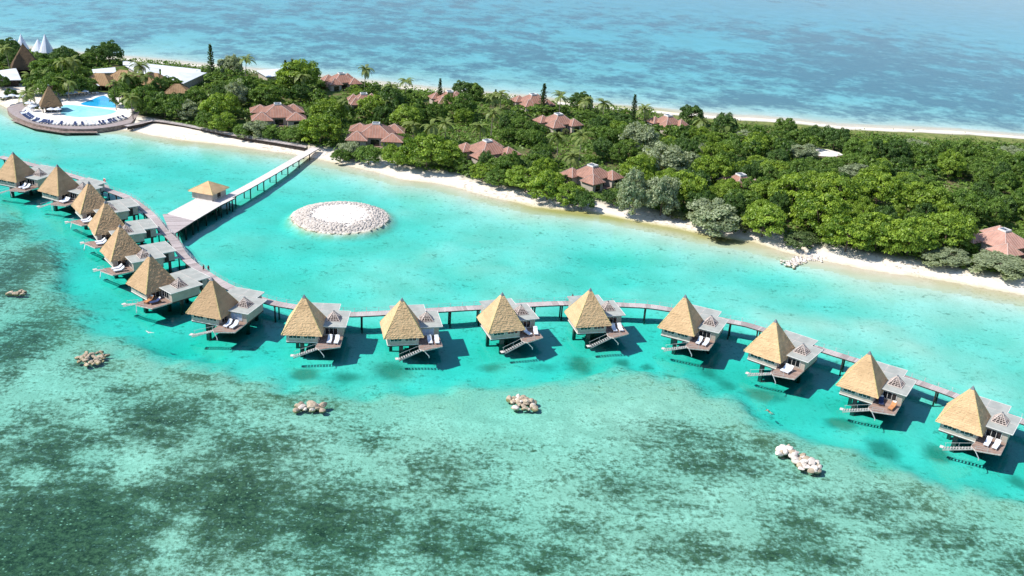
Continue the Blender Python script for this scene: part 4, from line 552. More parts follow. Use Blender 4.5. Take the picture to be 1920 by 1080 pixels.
BL = ['thatched bungalow at the far left end of the row, cut by the picture edge',
      'second thatched bungalow from the left end, its two loungers joined into one white pad',
      'third thatched bungalow from the left end, standing where the walkway first shows',
      'fourth thatched bungalow from the left end of the row',
      'fifth thatched bungalow from the left, just below the jetty platform',
      'sixth thatched bungalow from the left, with a tan lounger, below the two walkers',
      'seventh bungalow from the left with pale curtained glass, at the bend of the row',
      'eighth bungalow from the left, above the low pile of few boulders',
      'ninth bungalow from the left with pale curtained glass, at the middle of the row',
      'tenth bungalow from the left, above the rounded central boulder pile',
      'eleventh bungalow from the left, with a person on the walkway behind its roof',
      'twelfth bungalow from the left, fourth from the right end',
      'thirteenth bungalow from the left, its loungers joined into one pad, nearest the snorkeller',
      'next to last bungalow on the right, with an orange lounger on its terrace',
      'large thatched bungalow at the right end of the row, nearest the camera']
BUNG = []
for i, (bx, by, ba) in enumerate(T['bungalows']):
    o = b0 if i == 0 else dup(b0)
    o.location = (bx, by, 0); o.rotation_euler = (0, 0, R(ba)); o['label'] = BL[i]; o['group'] = 'thatched bungalows standing over the lagoon'
    BUNG.append(o)
# three weaves of roof, so neighbours differ
RV = [BUNG[0].children[0].data] if False else []
rm0 = next(c for c in BUNG[0].children if c.name.startswith('thatch_roof')).data
RV = [rm0]
for s_ in (21, 37, 58):
    me = thatch_pyramid(4.42, EAVE, ROOF_H - .12, n=20 + s_ % 5, seed=s_, jit=.06).mesh('thatch_roof'); me.materials.append(M['thatch']); RV.append(me)
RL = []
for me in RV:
    c = me.copy(); c.materials.clear(); c.materials.append(M['thatch_shaded']); RL.append(c)
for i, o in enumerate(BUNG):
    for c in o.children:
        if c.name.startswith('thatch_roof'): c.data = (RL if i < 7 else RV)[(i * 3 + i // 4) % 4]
# two bungalows show pale curtains behind the annex glass
for i in (6, 8):
    for c in BUNG[i].children:
        if c.name.startswith('window') and c.data.name.startswith('window') :
            for g in c.children:
                if max(v.co.x for v in g.data.vertices) > 4.5 and max(v.co.z for v in g.data.vertices) > 4.0:
                    me = g.data.copy(); me.materials.clear(); me.materials.append(M['curtain']); g.data = me; g['label'] = 'pale blue curtained pane'
def in_bung(i, x, y, z):
    bx, by, ba = T['bungalows'][i]; c, s = math.cos(R(ba)), math.sin(R(ba)); return (bx + c * x - s * y, by + s * x + c * y, z)

# sun loungers on the terraces
def make_lounger(frame, cush, label):
    t = thing('sun_lounger', label, 'sun lounger')
    part('frame', MB().box(-.36, .36, -1.0, 1.0, .26, .32).box(-.36, -.28, -.95, -.85, 0, .26).box(.28, .36, -.95, -.85, 0, .26).box(-.36, -.28, .75, .85, 0, .26).box(.28, .36, .75, .85, 0, .26), t, frame)
    part('seat_pad', MB().box(-.37, .37, -1.02, .28, .325, .45), t, cush)
    part('backrest_pad', MB().obox((0, .62, .66), (1, 0, 0), (0, .8, .6), (0, -.6, .8), .37, .46, .06), t, cush)
    part('pillow', MB().obox((0, .86, .93), (1, 0, 0), (0, .8, .6), (0, -.6, .8), .26, .14, .05), t, M['trim'])
    return t
L0 = {}
for nm, fr_, cu in (('white', 'lattice', 'cushion'), ('tan', 'teak', 'cushion_tan'), ('navy', 'teak', 'cushion_blue')):
    L0[nm] = [make_lounger(M[fr_], M[cu], 'x'), False]
bpy.context.view_layer.update()
for v in L0.values(): link_kids(v[0])
def lounger(i, x, y, rz, kind, label):
    o, used = L0[kind]
    if used: o = dup(o)
    L0[kind][1] = True
    o.location = in_bung(i, x, y, 2.19); o.rotation_euler = (0, 0, R(T['bungalows'][i][2] + rz)); o['label'] = label; o['group'] = 'sun loungers on the bungalow terraces'
    o.scale = (1.3, 1.3, 1.3)
wh = ['leftmost', 'second', 'third', 'fourth', 'fifth', 'sixth', 'seventh', 'eighth', 'ninth', 'tenth', 'eleventh', 'twelfth', 'thirteenth', 'fourteenth', 'last']
for i in range(15):
    nm = f'{wh[i]} bungalow' + ('' if i in (0, 14) else ' from the left')
    if i in (1, 12):
        lounger(i, 5.3, -3.5, -4, 'white', f'inner of two joined white loungers at the {nm}')
        lounger(i, 6.3, -3.5, -4, 'white', f'outer of two joined white loungers at the {nm}')
    elif i == 5:
        lounger(i, 5.0, -4.1, 20, 'tan', f'tan lounger nearer the stair of the {nm}'); lounger(i, 6.6, -3.4, -10, 'navy', f'dark navy lounger on the terrace of the {nm}')
    elif i == 13:
        lounger(i, 4.9, -2.6, 14, 'navy', f'dark lounger in the shade of the {nm}'); lounger(i, 7.4, -3.4, -6, 'tan', f'orange tan lounger on the terrace of the {nm}')
    else:
        a, c = ((6.0, -3.4, 0), (7.6, -3.5, -3)) if i in (7, 8) else ((5.5, -3.2, 22), (7.6, -3.3, -14)) if i == 9 else ((5.6, -3.4, -2), (7.2, -3.4, -4))
        lounger(i, *a, 'white', f'white lounger nearer the thatched room of the {nm}')
        lounger(i, *c, 'white', f'white lounger on the outer terrace side of the {nm}')
if not L0['navy'][1]: pass

# ---------------------------------------------------------------- walkway, jetty, platform
def spline(P, step):
    P = [Vector(p) for p in P]; out = []
    for i in range(len(P) - 1):
        p0, p1, p2, p3 = P[max(i - 1, 0)], P[i], P[i + 1], P[min(i + 2, len(P) - 1)]
        n = max(2, int((p2 - p1).length / .5))
        for j in range(n):
            t = j / n; out.append(.5 * ((2 * p1) + (p2 - p0) * t + (2 * p0 - 5 * p1 + 4 * p2 - p3) * t * t + (3 * p1 - p0 - 3 * p2 + p3) * t ** 3))
    out.append(P[-1]); res = [out[0]]; acc = 0
    for a, b in zip(out, out[1:]):
        d = (b - a).length
        while acc + d >= step:
            a = a + (b - a) * ((step - acc) / d); res.append(a); d = (b - a).length; acc = 0
        acc += d
    return res
def boardwalk(t, path, half, z, mat, board=.36, pile_every=4.6, seed=1, rails=(1,), rail_every=3.0, pile_bottom=-5, rail_h=1.0, zf=None):
    r = random.Random(seed); pts = spline(path, board); b = MB(); zs = zf or (lambda q: z)
    nrm = []
    for i in range(len(pts)):
        d = (pts[min(i + 1, len(pts) - 1)] - pts[max(i - 1, 0)]).normalized(); nrm.append(Vector((-d.y, d.x)))
    tone = .3
    for i in range(len(pts) - 1):
        p, q, n, n2 = pts[i], pts[i + 1], nrm[i], nrm[i + 1]; g = (q - p) * .04; e = r.uniform(-.04, .04); zz = zs(p) + r.uniform(-.012, .012)
        v = [(*(p + g - n * (half + e)), zz - .07), (*(q - g - n2 * (half + e)), zz - .07), (*(q - g + n2 * (half - e)), zz - .07), (*(p + g + n * (half - e)), zz - .07)]
        v += [(a, c, zz) for a, c, _ in v]
        if r.random() < .35: tone = r.random() * .95
        b.add(v, [(0, 3, 2, 1), (4, 5, 6, 7), (0, 1, 5, 4), (1, 2, 6, 5), (2, 3, 7, 6), (3, 0, 4, 7)], .02 + min(.97, tone + r.uniform(-.12, .12)) if tone > .12 else .06)
    part('deck_boards', b, t, mat, 'stuff')
    bm = MB(); sgm = max(2, int(2.0 / board))
    for s in (-1, 1):
        for i in range(0, len(pts) - 1, sgm):
            j = min(i + sgm, len(pts) - 1); bm.bar((*(pts[i] + nrm[i] * s * (half - .12)), zs(pts[i]) - .2), (*(pts[j] + nrm[j] * s * (half - .12)), zs(pts[j]) - .2), .16, .25)
    part('edge_beam', bm, t, M['dark'])
    if pile_every:
        pm = MB().tube([(0, 0, pile_bottom), (0, 0, 0)], .19, 8).mesh('pile'); pm.materials.append(M['dark']); cm = MB().box(-half + .1, half - .1, -.16, .16, -.3, 0).mesh('cross_beam'); cm.materials.append(M['dark'])
        k_ = max(1, int(pile_every / board))
        for i in range(k_ // 2, len(pts), k_):
            ang = math.atan2(nrm[i].y, nrm[i].x)
            for s in (-1, 1):
                q = pts[i] + nrm[i] * s * (half - .4); part('pile', pm, t, loc=(q.x, q.y, zs(pts[i]) - .38))
            c = part('cross_beam', cm, t, loc=(pts[i].x, pts[i].y, zs(pts[i]) - .38)); c.rotation_euler = (0, 0, ang)
    pm = MB().box(-.045, .045, -.045, .045, 0, rail_h).mesh('rail_post'); pm.materials.append(M['trim']); k_ = max(1, int(rail_every / board))
    for s in rails:
        last = None; rp = MB()
        for i in range(2, len(pts), k_):
            q = pts[i] + nrm[i] * s * (half - .08); part('rail_post', pm, t, loc=(q.x, q.y, zs(pts[i])))
            if last is not None:
                for zz in (.5, rail_h - .05): rp.bar((last.x, last.y, zs(last) + zz), (q.x, q.y, zs(q) + zz), .035)
            last = q
        part('rail_rope', rp, t, M['metal'])
    return pts, nrm
wk = thing('walkway', 'long curved timber walkway on piles linking the overwater bungalows', 'walkway')
WPT, WN = boardwalk(wk, T['walkway'], 1.28, 2.3, M['walk'], .42, 7.5, 5, rails=(1,))
jt = thing('jetty', 'straight bleached timber jetty on piles from the platform to the beach', 'jetty')
boardwalk(jt, [(p[0], p[1]) for p in T['jetty']], 1.55, 2.3, M['pale'], .42, 9.0, 8, rails=())
pf = thing('platform', 'wedge shaped timber landing platform joining jetty and walkway', 'platform')
PP = T['platform']
pb = [PP[0], PP[1], PP[2], PP[3], PP[4], PP[5]]
ja = math.atan2(T['jetty'][1][1] - T['jetty'][0][1], T['jetty'][1][0] - T['jetty'][0][0])
board_fill([PP[0], PP[1], PP[2], PP[3], PP[4]], 2.31, .07, .42, .02, M['pale'], pf, 'deck_boards', ang=ja - R(90), seed=4)
board_fill([(PP[0][0] - 1.2, PP[0][1] - .3), PP[0], PP[4], PP[5], (PP[5][0] - 1.6, PP[5][1] + .4)], 2.272, .07, .42, .02, M['walk'], pf, 'deck_boards', ang=ja - R(60), seed=6)
part('deck_frame', MB().prism([(p[0] * .994 - .57, p[1] * .994 + 1.65) for p in pb], 1.9, 2.23), pf, M['dark'])
pm = MB().tube([(0, 0, -5), (0, 0, 2)], .22, 8).mesh('pile'); pm.materials.append(M['dark'])
for i in range(len(pb)):
    a, c = Vector(pb[i]), Vector(pb[(i + 1) % len(pb)]); mid = Vector((-95.5, 276))
    for t_ in (.12, .5, .88):
        q = a.lerp(c, t_); q = q + (mid - q).normalized() * .7; part('pile', pm, pf, loc=(q.x, q.y, -.1))
# pavilion on the platform
pv = T['pav_eave']; a, b_, c = [Vector(q) for q in pv]; e1, e2 = (b_ - a), (c - b_); pang = math.atan2(e1.y, e1.x); phalf = (e1.length + e2.length) / 4; pc = (a + c) / 2
pt_ = thing('pavilion', 'small square pavilion with a low hipped thatch roof on the jetty platform', 'pavilion', (pc.x, pc.y, 0), pang)
rf = part('thatch_roof', thatch_pyramid(phalf, 4.85, phalf * .58, 12, 22, 9), pt_, M['thatch'])
for sx, sy in ((1, 1), (1, -1), (-1, 1), (-1, -1)): part('hip_ridge', hip_ridge(phalf, 4.8, phalf * .56, sx, sy), rf, M['ridge'])
hw = phalf - .75
part('pavilion_wall', MB().box(-hw, hw, -hw, -hw + .15, 2.32, 4.8).box(-hw, -hw + .15, -hw + .15, hw, 2.32, 4.8).box(-hw + .15, hw, hw - .15, hw, 2.32, 4.8).box(hw - .15, hw, -hw + .15, -.9, 2.32, 4.8).box(hw - .15, hw, .9, hw - .15, 2.32, 4.8).box(hw - .15, hw, -.9, .9, 4.3, 4.8), pt_, M['wall'])
part('doorway', MB().box(hw - .12, hw - .06, -.9, .9, 2.32, 4.3), pt_, M['dark'])
part('skirting', MB().box(-hw - .05, hw + .05, -hw - .06, -hw - .005, 2.32, 2.5), pt_, M['trim'])
rl = MB()
for i in range(5): rl.bar((hw + .9, -hw + i * .9, 2.3), (hw + .9, -hw + i * .9, 3.3), .05)
for zz in (2.8, 3.28): rl.bar((hw + .9, -hw, zz), (hw + .9, -hw + 3.6, zz), .04)
part('railing', rl, pt_, M['metal'])
# ---------------------------------------------------------------- villas with clustered hipped roofs
def hip(mb, cx, cy_, hx, hy, z0, z1, top=0.0, ang=0.0, over=.5, seams=6):
    """hipped (or truncated) roof with standing seams; slopes get real thickness"""
    ca, sa = math.cos(ang), math.sin(ang); W = lambda a, b, z: (cx + a * ca - b * sa, cy_ + a * sa + b * ca, z)
    ex, ey = hx + over, hy + over; rx = max(top, hx - min(hx, hy)); ry = max(top, hy - min(hx, hy)); q = [(-1, -1), (1, -1), (1, 1), (-1, 1)]
    v = [W(a * ex, b * ey, z0 - .12) for a, b in q] + [W(a * ex, b * ey, z0) for a, b in q] + [W(a * rx, b * ry, z1) for a, b in q]
    mb.add(v, [(3, 2, 1, 0)] + [(i, (i + 1) % 4, 4 + (i + 1) % 4, 4 + i) for i in range(4)] + [(4 + i, 4 + (i + 1) % 4, 8 + (i + 1) % 4, 8 + i) for i in range(4)] + [(8, 9, 10, 11)])
    for i in range(4):
        (a, b), (c, d) = q[i], q[(i + 1) % 4]
        mb.bar(W(a * ex, b * ey, z0 + .03), W(a * rx, b * ry, z1 + .03), .2, .1, .8)
        L = math.hypot((c - a) * ex, (d - b) * ey); n = max(2, int(L / 1.0))
        for k in range(1, n):
            t = k / n; e0 = Vector(W((a + (c - a) * t) * ex, (b + (d - b) * t) * ey, z0 + .02)); 
            # walk up the slope until the hip line is met
            u = abs(t - .5) * 2; s = 1 - u
            if top > 0: s = min(1.0, (1 - u) / max(.05, (1 - top / max(ex, ey))))
            p0 = Vector(W((a + (c - a) * .5) * ex, (b + (d - b) * .5) * ey, z0)); p1 = Vector(W((a + (c - a) * .5) * rx, (b + (d - b) * .5) * ry, z1)); dv = p1 - p0
            mb.bar(e0, e0 + dv * s * .98 + Vector((0, 0, .02)), .09, .07, .55)
def make_villa(label, x, y, rot, roofm, big=1.0):
    z = gz(x, y) + .1; t = thing('villa', label, 'villa', (x, y, z), rot, 'red roofed beach villas among the trees'); h = 5.0 * big
    r = MB(); hip(r, 0, 0, h, h, 3.3, 6.3 + (big - 1) * 1.5, top=1.25); rf = part('main_roof', r, t, roofm)
    zk = 6.31 + (big - 1) * 1.5; s = MB(); s.box(-1.4, 1.4, -1.4, -1.2, zk, zk + .54).box(-1.4, 1.4, 1.2, 1.4, zk, zk + .54).box(-1.4, -1.2, -1.2, 1.2, zk, zk + .54).box(1.2, 1.4, -1.2, 1.2, zk, zk + .54)
    sk = part('skylight', s, rf, M['trim']); part('skylight_glass', MB().box(-1.2, 1.2, -1.2, 1.2, zk + .2, zk + .3), sk, M['skyglass'])
    part('skylight_vent', MB().tube([(.2, .1, zk + .3), (.2, .1, zk + .6)], .35, 8), sk, M['lead'])
    for sx, sy in ((1, 1), (1, -1), (-1, 1), (-1, -1)):
        w = MB(); hip(w, sx * h * .98, sy * h * .98, 2.7 * big, 2.7 * big, 2.9, 5.3 + .25 * (sx == sy), ang=0); part('wing_roof', w, t, roofm)
        cx, cy_ = sx * h * .98, sy * h * .98; q = 2.55 * big; b = MB()
        b.box(cx - q, cx + q, cy_ - q, cy_ + q, -.4, 2.76); part('wing_wall', b, t, M['wall'])
        if sy < 0: part('glass_door', MB().box(cx - 1.2, cx + 1.2, cy_ - q - .05, cy_ - q - .003, .1, 2.2), t, M['pane'])
    part('wall', MB().box(-h + .4, h - .4, -h + .4, h - .4, -.4, 3.17), t, M['wall'])
    part('glass_door', MB().box(-1.6, 1.6, -h + .33, -h + .397, .1, 2.4), t, M['pane'])
    part('veranda_deck', MB().box(-3, 3, -h - 2.4, -h + .3, -.4, .12), t, M['deck'])
    return t
VL = dict(a='red roofed villa just right of the jetty head, streaked pale along its roof panels', b='red roofed villa behind the boardwalk, half hidden by grey green shrubs', c='red roofed beach villa with bushes before its front wing, left of the tall beach trees',
          d='red roofed beach villa nearest the grey casuarinas, its whole roof in clear view', e='red roofed villa at the back of the island beside a tall leaning palm', f='red roofed villa on the far side below a small pine, left of the palm group',
          g='red roofed villa at the far shore between a tall pine and a palm', h='red roofed villa deep in the trees in front of two palms', i='small patch of red villa roof behind the grey casuarina crowns',
          j='faded pinkish brown villa roof at the right edge above the beach', k='villa roof glimpsed as a thin strip between dark tree crowns', l='villa almost buried in bright trees, only its skylight showing')
for n, x, y, r in T['villas']: make_villa(VL[n], x, y, r + 0, M['tanroof'] if n == 'j' else M['redroof'], 1.35 if n in 'ab' else 1.15 if n == 'c' else 1.0 if n == 'd' else 1.25 if n == 'j' else .72 if n in 'l' else .8 if n in 'ki' else .95)

# ---------------------------------------------------------------- resort by the pool
RS = T['resort']
tw = thing('terrace_wall', 'curved stone sea wall with a grey timber walk on top, round the pool terrace', 'wall')
def smooth(P):
    q = P + [P[0]]; out = []
    for i in range(len(P)):
        p0, p1, p2, p3 = [Vector(P[(i + k) % len(P)]) for k in (-1, 0, 1, 2)]
        for j in range(5): t = j / 5; out.append(tuple(.5 * ((2 * p1) + (p2 - p0) * t + (2 * p0 - 5 * p1 + 4 * p2 - p3) * t * t + (3 * p1 - p0 - 3 * p2 + p3) * t ** 3)))
    return out
TO = RS['terr_out']; TI = RS['terr_in']
part('stone_wall', MB().prism(smooth(TO), -2.5, 1.5), tw, M['stonewall'])
cen = Vector((-179, 388)); sh = lambda P, f: [tuple(cen + (Vector(p) - cen) * f) for p in P]
part('coping_walk', MB().prism(smooth(sh(TO, .995)), 1.503, 1.6), tw, M['walk'])
low = [Vector(p) for p in (TO[11], TO[10], TO[9], TO[8])]
part('lower_ledge', MB().prism([tuple(cen + (q - cen) * 1.015) for q in low] + [tuple(cen + (q - cen) * 1.09) for q in low[::-1]], .45, .7), tw, M['stonewall'])
o = part('pool_terrace', MB().prism(smooth(TI), 1.0, 1.72), None, M['sandtop'], 'structure')
def pool(name, poly, zt, label, col):
    k = NT(name + '_water'); k.base(k.mix(k.map(k.noise(k.pos(), .25, 3), .35, .7), col, tuple(min(1, a * 1.35) for a in col))); k.rough(.12)
    k.bump(k.noise(k.pos(), 1.2, 3), .2, .1)
    t = thing(name, label, 'pool'); c = Vector((sum(p[0] for p in poly) / len(poly), sum(p[1] for p in poly) / len(poly)))
    part('coping', MB().prism(smooth([tuple(c + (Vector(p) - c) * 1.07) for p in poly]), 1.6, zt - .01), t, M['sandtop']); part('water_surface', MB().prism(smooth(poly), zt - .2, zt), t, k.m)
pool('deep_pool', RS['pool_hi'], 1.86, 'deep blue swimming pool with curved edge in front of the thatched restaurant', (.02, .36, .66))
pool('shallow_pool', RS['pool_lo'], 1.82, 'pale turquoise shallow pool near the sea wall', (.30, .68, .76))
def cone_hut(name, label, x, y, z, half, h, mat, open_sides=True):
    t = thing(name, label, 'hut', (x, y, z), R(28)); rf = part('thatch_roof', thatch_pyramid(half, 2.6, h, 18, 16, 5), t, mat)
    part('roof_cap', MB().box(-.25, .25, -.25, .25, h + 2.5, h + 3.0), rf, M['lead'])
    for sx, sy in ((1, 1), (1, -1), (-1, 1), (-1, -1)): part('post', MB().tube([(sx * half * .8, sy * half * .8, -.6), (sx * half * .8, sy * half * .8, 2.8)], .16), t, M['dark'])
    part('counter', MB().box(-half * .55, half * .55, -half * .55, half * .55, -.6, 1.1), t, M['dark'])
    return t
cone_hut('pool_bar', 'tall dark thatched pyramid shading the bar beside the shallow pool', RS['cone_b'][0], RS['cone_b'][1], 1.72, 4.0, 7.4, M['thatch_old'])
cone_hut('thatched_hall', 'large brown thatched pyramid hall behind the palms at the left edge', RS['cone_a'][0], RS['cone_a'][1], 1.3, 6.2, 10.5, M['thatch_old'])
TL = ['leftmost white conical tent of the four on the far shore', 'tall white conical tent, second from the left of four', 'low white conical tent, third from the left of four', 'tallest white conical tent at the right of the four']
for (x, y, r, h), lb in zip(RS['tents'], TL):
    t = thing('conical_tent', lb, 'tent', (x, y, 1.0), 0, 'white conical tents on the far shore'); n = 16; v = []; f = []
    prof = [(1.05, 1.4), (.7, 1.4 + h * .34), (.4, 1.4 + h * .63), (.16, 1.4 + h * .88), (.03, 1.4 + h)]
    for a, z in prof:
        for k_ in range(n): q = 2 * math.pi * k_ / n; rr = r * a * (1 + .05 * (k_ % 2)); v.append((rr * math.cos(q), rr * math.sin(q), z))
    f = [(i * n + j, i * n + (j + 1) % n, (i + 1) * n + (j + 1) % n, (i + 1) * n + j) for i in range(len(prof) - 1) for j in range(n)] + [tuple(range((len(prof) - 1) * n, len(prof) * n))]
    part('canopy', MB().add(v, f), t, M['tent']); part('mast', MB().tube([(0, 0, 0), (0, 0, h + 1.9)], .09), t, M['metal'])
    part('side_wall', MB().tube([(0, 0, 0), (0, 0, 1.5)], r * .86, 16), t, M['trim'])
def flat_building(name, label, poly, zr, wallm, slope=.5):
    c = Vector((sum(p[0] for p in poly) / len(poly), sum(p[1] for p in poly) / len(poly))); t = thing(name, label, 'building', (c.x, c.y, 0)); q = [Vector(p) - c for p in poly]
    ins = [v * .86 for v in q]; part('wall', MB().prism([tuple(v) for v in ins], .3, zr - .3), t, wallm)
    n = len(q); v = [(*p, zr - .28) for p in q] + [(*p, zr) for p in q] + [(0, 0, zr + slope)]
    part('roof', MB().add(v, [tuple(range(n - 1, -1, -1))] + [(i, (i + 1) % n, n + (i + 1) % n, n + i) for i in range(n)] + [(n + i, n + (i + 1) % n, 2 * n) for i in range(n)]), t, M['whiteroof'])
    return t
def ccw(P): return P if sum(P[i][0] * P[(i + 1) % len(P)][1] - P[(i + 1) % len(P)][0] * P[i][1] for i in range(len(P))) > 0 else P[::-1]
flat_building('reception_building', 'white roofed open sided building at the left edge behind the pool deck', ccw(RS['white_a']), 4.6, M['dark'])
flat_building('service_building', 'small white roofed building behind the thatched restaurant', ccw(RS['white_b']), 5, M['wall'])
flat_building('long_building', 'left pale sheet roofed building behind the thatched restaurant', ccw(RS['white_c']), 5.0, M['wall'], 1.0)
flat_building('long_building', 'right pale sheet roofed building behind the thatched restaurant, by the tall pine', ccw(RS['white_e']), 5.4, M['wall'], 1.3)
flat_building('shore_building', 'white roofed building showing between dark trees near the far shore', ccw(RS['white_d']), 5, M['wall'])
flat_building('wharf_shed', 'long narrow pale roofed shed with a dark front along the far shore', ccw(RS['wharf']), 3.2, M['dark'], .2)
tl = ['left wing of the thatched restaurant behind the pool parasols', 'middle hall of the thatched restaurant behind the blue pool', 'right wing of the thatched restaurant under the white sheet roof', 'low thatched roof among the trees right of the mast']
for (x, y), hx, hy, h, a, lb in zip(RS['thatch'], (6.5, 8, 7.5, 5), (4.5, 6, 5, 4), (4.2, 5.2, 4.6, 3.4), (-.1, -.25, -.3, .2), tl):
    t = thing('thatched_restaurant', lb, 'building', (x, y + 3, 1.2), a, 'thatched restaurant halls'); b = MB(); hip(b, 0, 0, hx, hy, 2.7, 2.7 + h); part('thatch_roof', b, t, M['thatch_mid'] if 'thatch_mid' in M else M['thatch_old'])
    part('back_wall', MB().box(-hx * .85, hx * .85, -hy * .2, hy * .8, -.8, 2.6), t, M['dark'])
    for px in (-.85, -.3, .3, .85): part('post', MB().tube([(px * hx, -hy * .9, -.8), (px * hx, -hy * .9, 2.7)], .15), t, M['palmbark'])
# mast, parasols, poolside loungers
t = thing('mast', 'tall thin mast standing beside the blue pool', 'mast', (*RS['mast'], 1.7)); part('pole', MB().tube([(0, 0, -.2), (0, 0, 14)], [.14, .07]), t, M['dark']); part('yard', MB().bar((-.9, 0, 11.5), (.9, 0, 11.5), .08), t, M['dark'])
PL = ['at the left end of the upper pool row', 'under the palms behind the pool', 'close to the restaurant steps', 'beside the thatched bar roof', 'nearest the thatched bar on the upper deck', 'between the bar and the blue pool', 'closest to the restaurant front', 'in front of the thatched bar', 'at the far left of the sunbathing terrace', 'near the shallow pool, first of a pair', 'near the shallow pool, second of a pair', 'behind the left curve of the sea wall', 'on the left sand, outermost at the picture edge', 'on the left sand, middle of three', 'on the left sand, nearest the sea wall']
p0 = None
for (x, y), lb in zip(RS['parasols'], PL):
    if p0 is None:
        p0 = thing('parasol', 'x', 'parasol'); n = 8; v = [(1.7 * math.cos(2 * math.pi * i / n), 1.7 * math.sin(2 * math.pi * i / n), 2.1) for i in range(n)] + [(0, 0, 2.75), (0, 0, 2.66)]
        part('canopy', MB().add(v, [(i, (i + 1) % n, n) for i in range(n)] + [((i + 1) % n, i, n + 1) for i in range(n)]), p0, M['tent']); part('pole', MB().tube([(0, 0, 0), (0, 0, 2.7)], .04, 6), p0, M['metal']); o = p0
        bpy.context.view_layer.update(); link_kids(p0)
    else: o = dup(p0)
    o.location = (x, y, 1.7); o['label'] = 'white parasol ' + lb; o['group'] = 'white parasols round the pool'; o.rotation_euler = (0, 0, random.random())
def one_mesh_lounger(name, mat):
    b = MB(); b.box(-.35, .35, -1, .3, .3, .42).box(-.33, -.25, -.9, -.8, 0, .3).box(.25, .33, -.9, -.8, 0, .3).box(-.33, -.25, .2, .3, 0, .3).box(.25, .33, .2, .3, 0, .3)
    b.obox((0, .62, .6), (1, 0, 0), (0, .8, .6), (0, -.6, .8), .35, .44, .06); me = b.mesh(name); me.materials.append(mat); return me
PLM = [one_mesh_lounger('pool_lounger', M['trim']), one_mesh_lounger('pool_lounger', M['cushion_blue']), one_mesh_lounger('pool_lounger', M['cushion'])]
arc = spline(sh([TI[0], TI[9], TI[8], TI[7], TI[6]], .97), 1.3); arc2 = spline(sh([TI[1], TI[0], TI[9], TI[8], TI[7]], .89), 1.9); arc3 = spline([(-198, 408), (-190, 412), (-182, 416)], 1.6)
for ai, (A_, lb) in enumerate(((arc, 'sun lounger in the outer row along the curved sea wall'), (arc2, 'sun lounger in the inner row between sea wall and pools'), (arc3, 'sun lounger on the upper deck behind the pools'))):
    for i, q in enumerate(A_):
        me = PLM[1 if (ai == 0 and random.random() < .6) else random.choice((0, 2, 2))]; dk = me is PLM[1]
        o = part('pool_lounger', me, None, loc=(q.x, q.y, 1.725)); d = cen - q; o.rotation_euler = (0, 0, math.atan2(d.y, d.x) - R(90) + random.uniform(-.15, .15)); o.scale = (1.25, 1.25, 1.25)
        
        W1 = ['', 'first', 'second', 'third', 'fourth', 'fifth', 'sixth', 'seventh', 'eighth', 'ninth', 'tenth', 'eleventh', 'twelfth', 'thirteenth', 'fourteenth', 'fifteenth', 'sixteenth', 'seventeenth', 'eighteenth', 'nineteenth', 'twentieth']
        nth = lambda n_: W1[n_] if n_ <= 20 else ('thirtieth' if n_ == 30 else 'fortieth' if n_ == 40 else ('twenty-', 'thirty-', 'forty-')[n_ // 10 - 2] + W1[n_ % 10])
        row = ('outer row along the curved sea wall', 'inner row between sea wall and pools', 'upper deck row behind the pools')[ai]
        tag(o, nth(i + 1) + (' navy ' if dk else ' white ') + 'sun lounger from the left in the ' + row, 'sun lounger', ('navy ' if dk else 'white ') + lb.replace('sun lounger', 'loungers'))
# boardwalk along the beach
bw = thing('boardwalk', 'timber boardwalk with a low railing along the beach from the pool to the jetty', 'boardwalk')
boardwalk(bw, RS['board'], 1.15, 2.0, M['walk'], .42, 4.2, 3, rails=(-1,), rail_every=2.4, pile_bottom=-2.2, rail_h=.95)

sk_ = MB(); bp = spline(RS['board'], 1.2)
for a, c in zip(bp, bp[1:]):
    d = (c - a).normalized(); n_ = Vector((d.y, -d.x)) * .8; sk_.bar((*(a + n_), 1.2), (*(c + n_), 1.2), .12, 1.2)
part('skirt_board', sk_, bw, M['dark'])
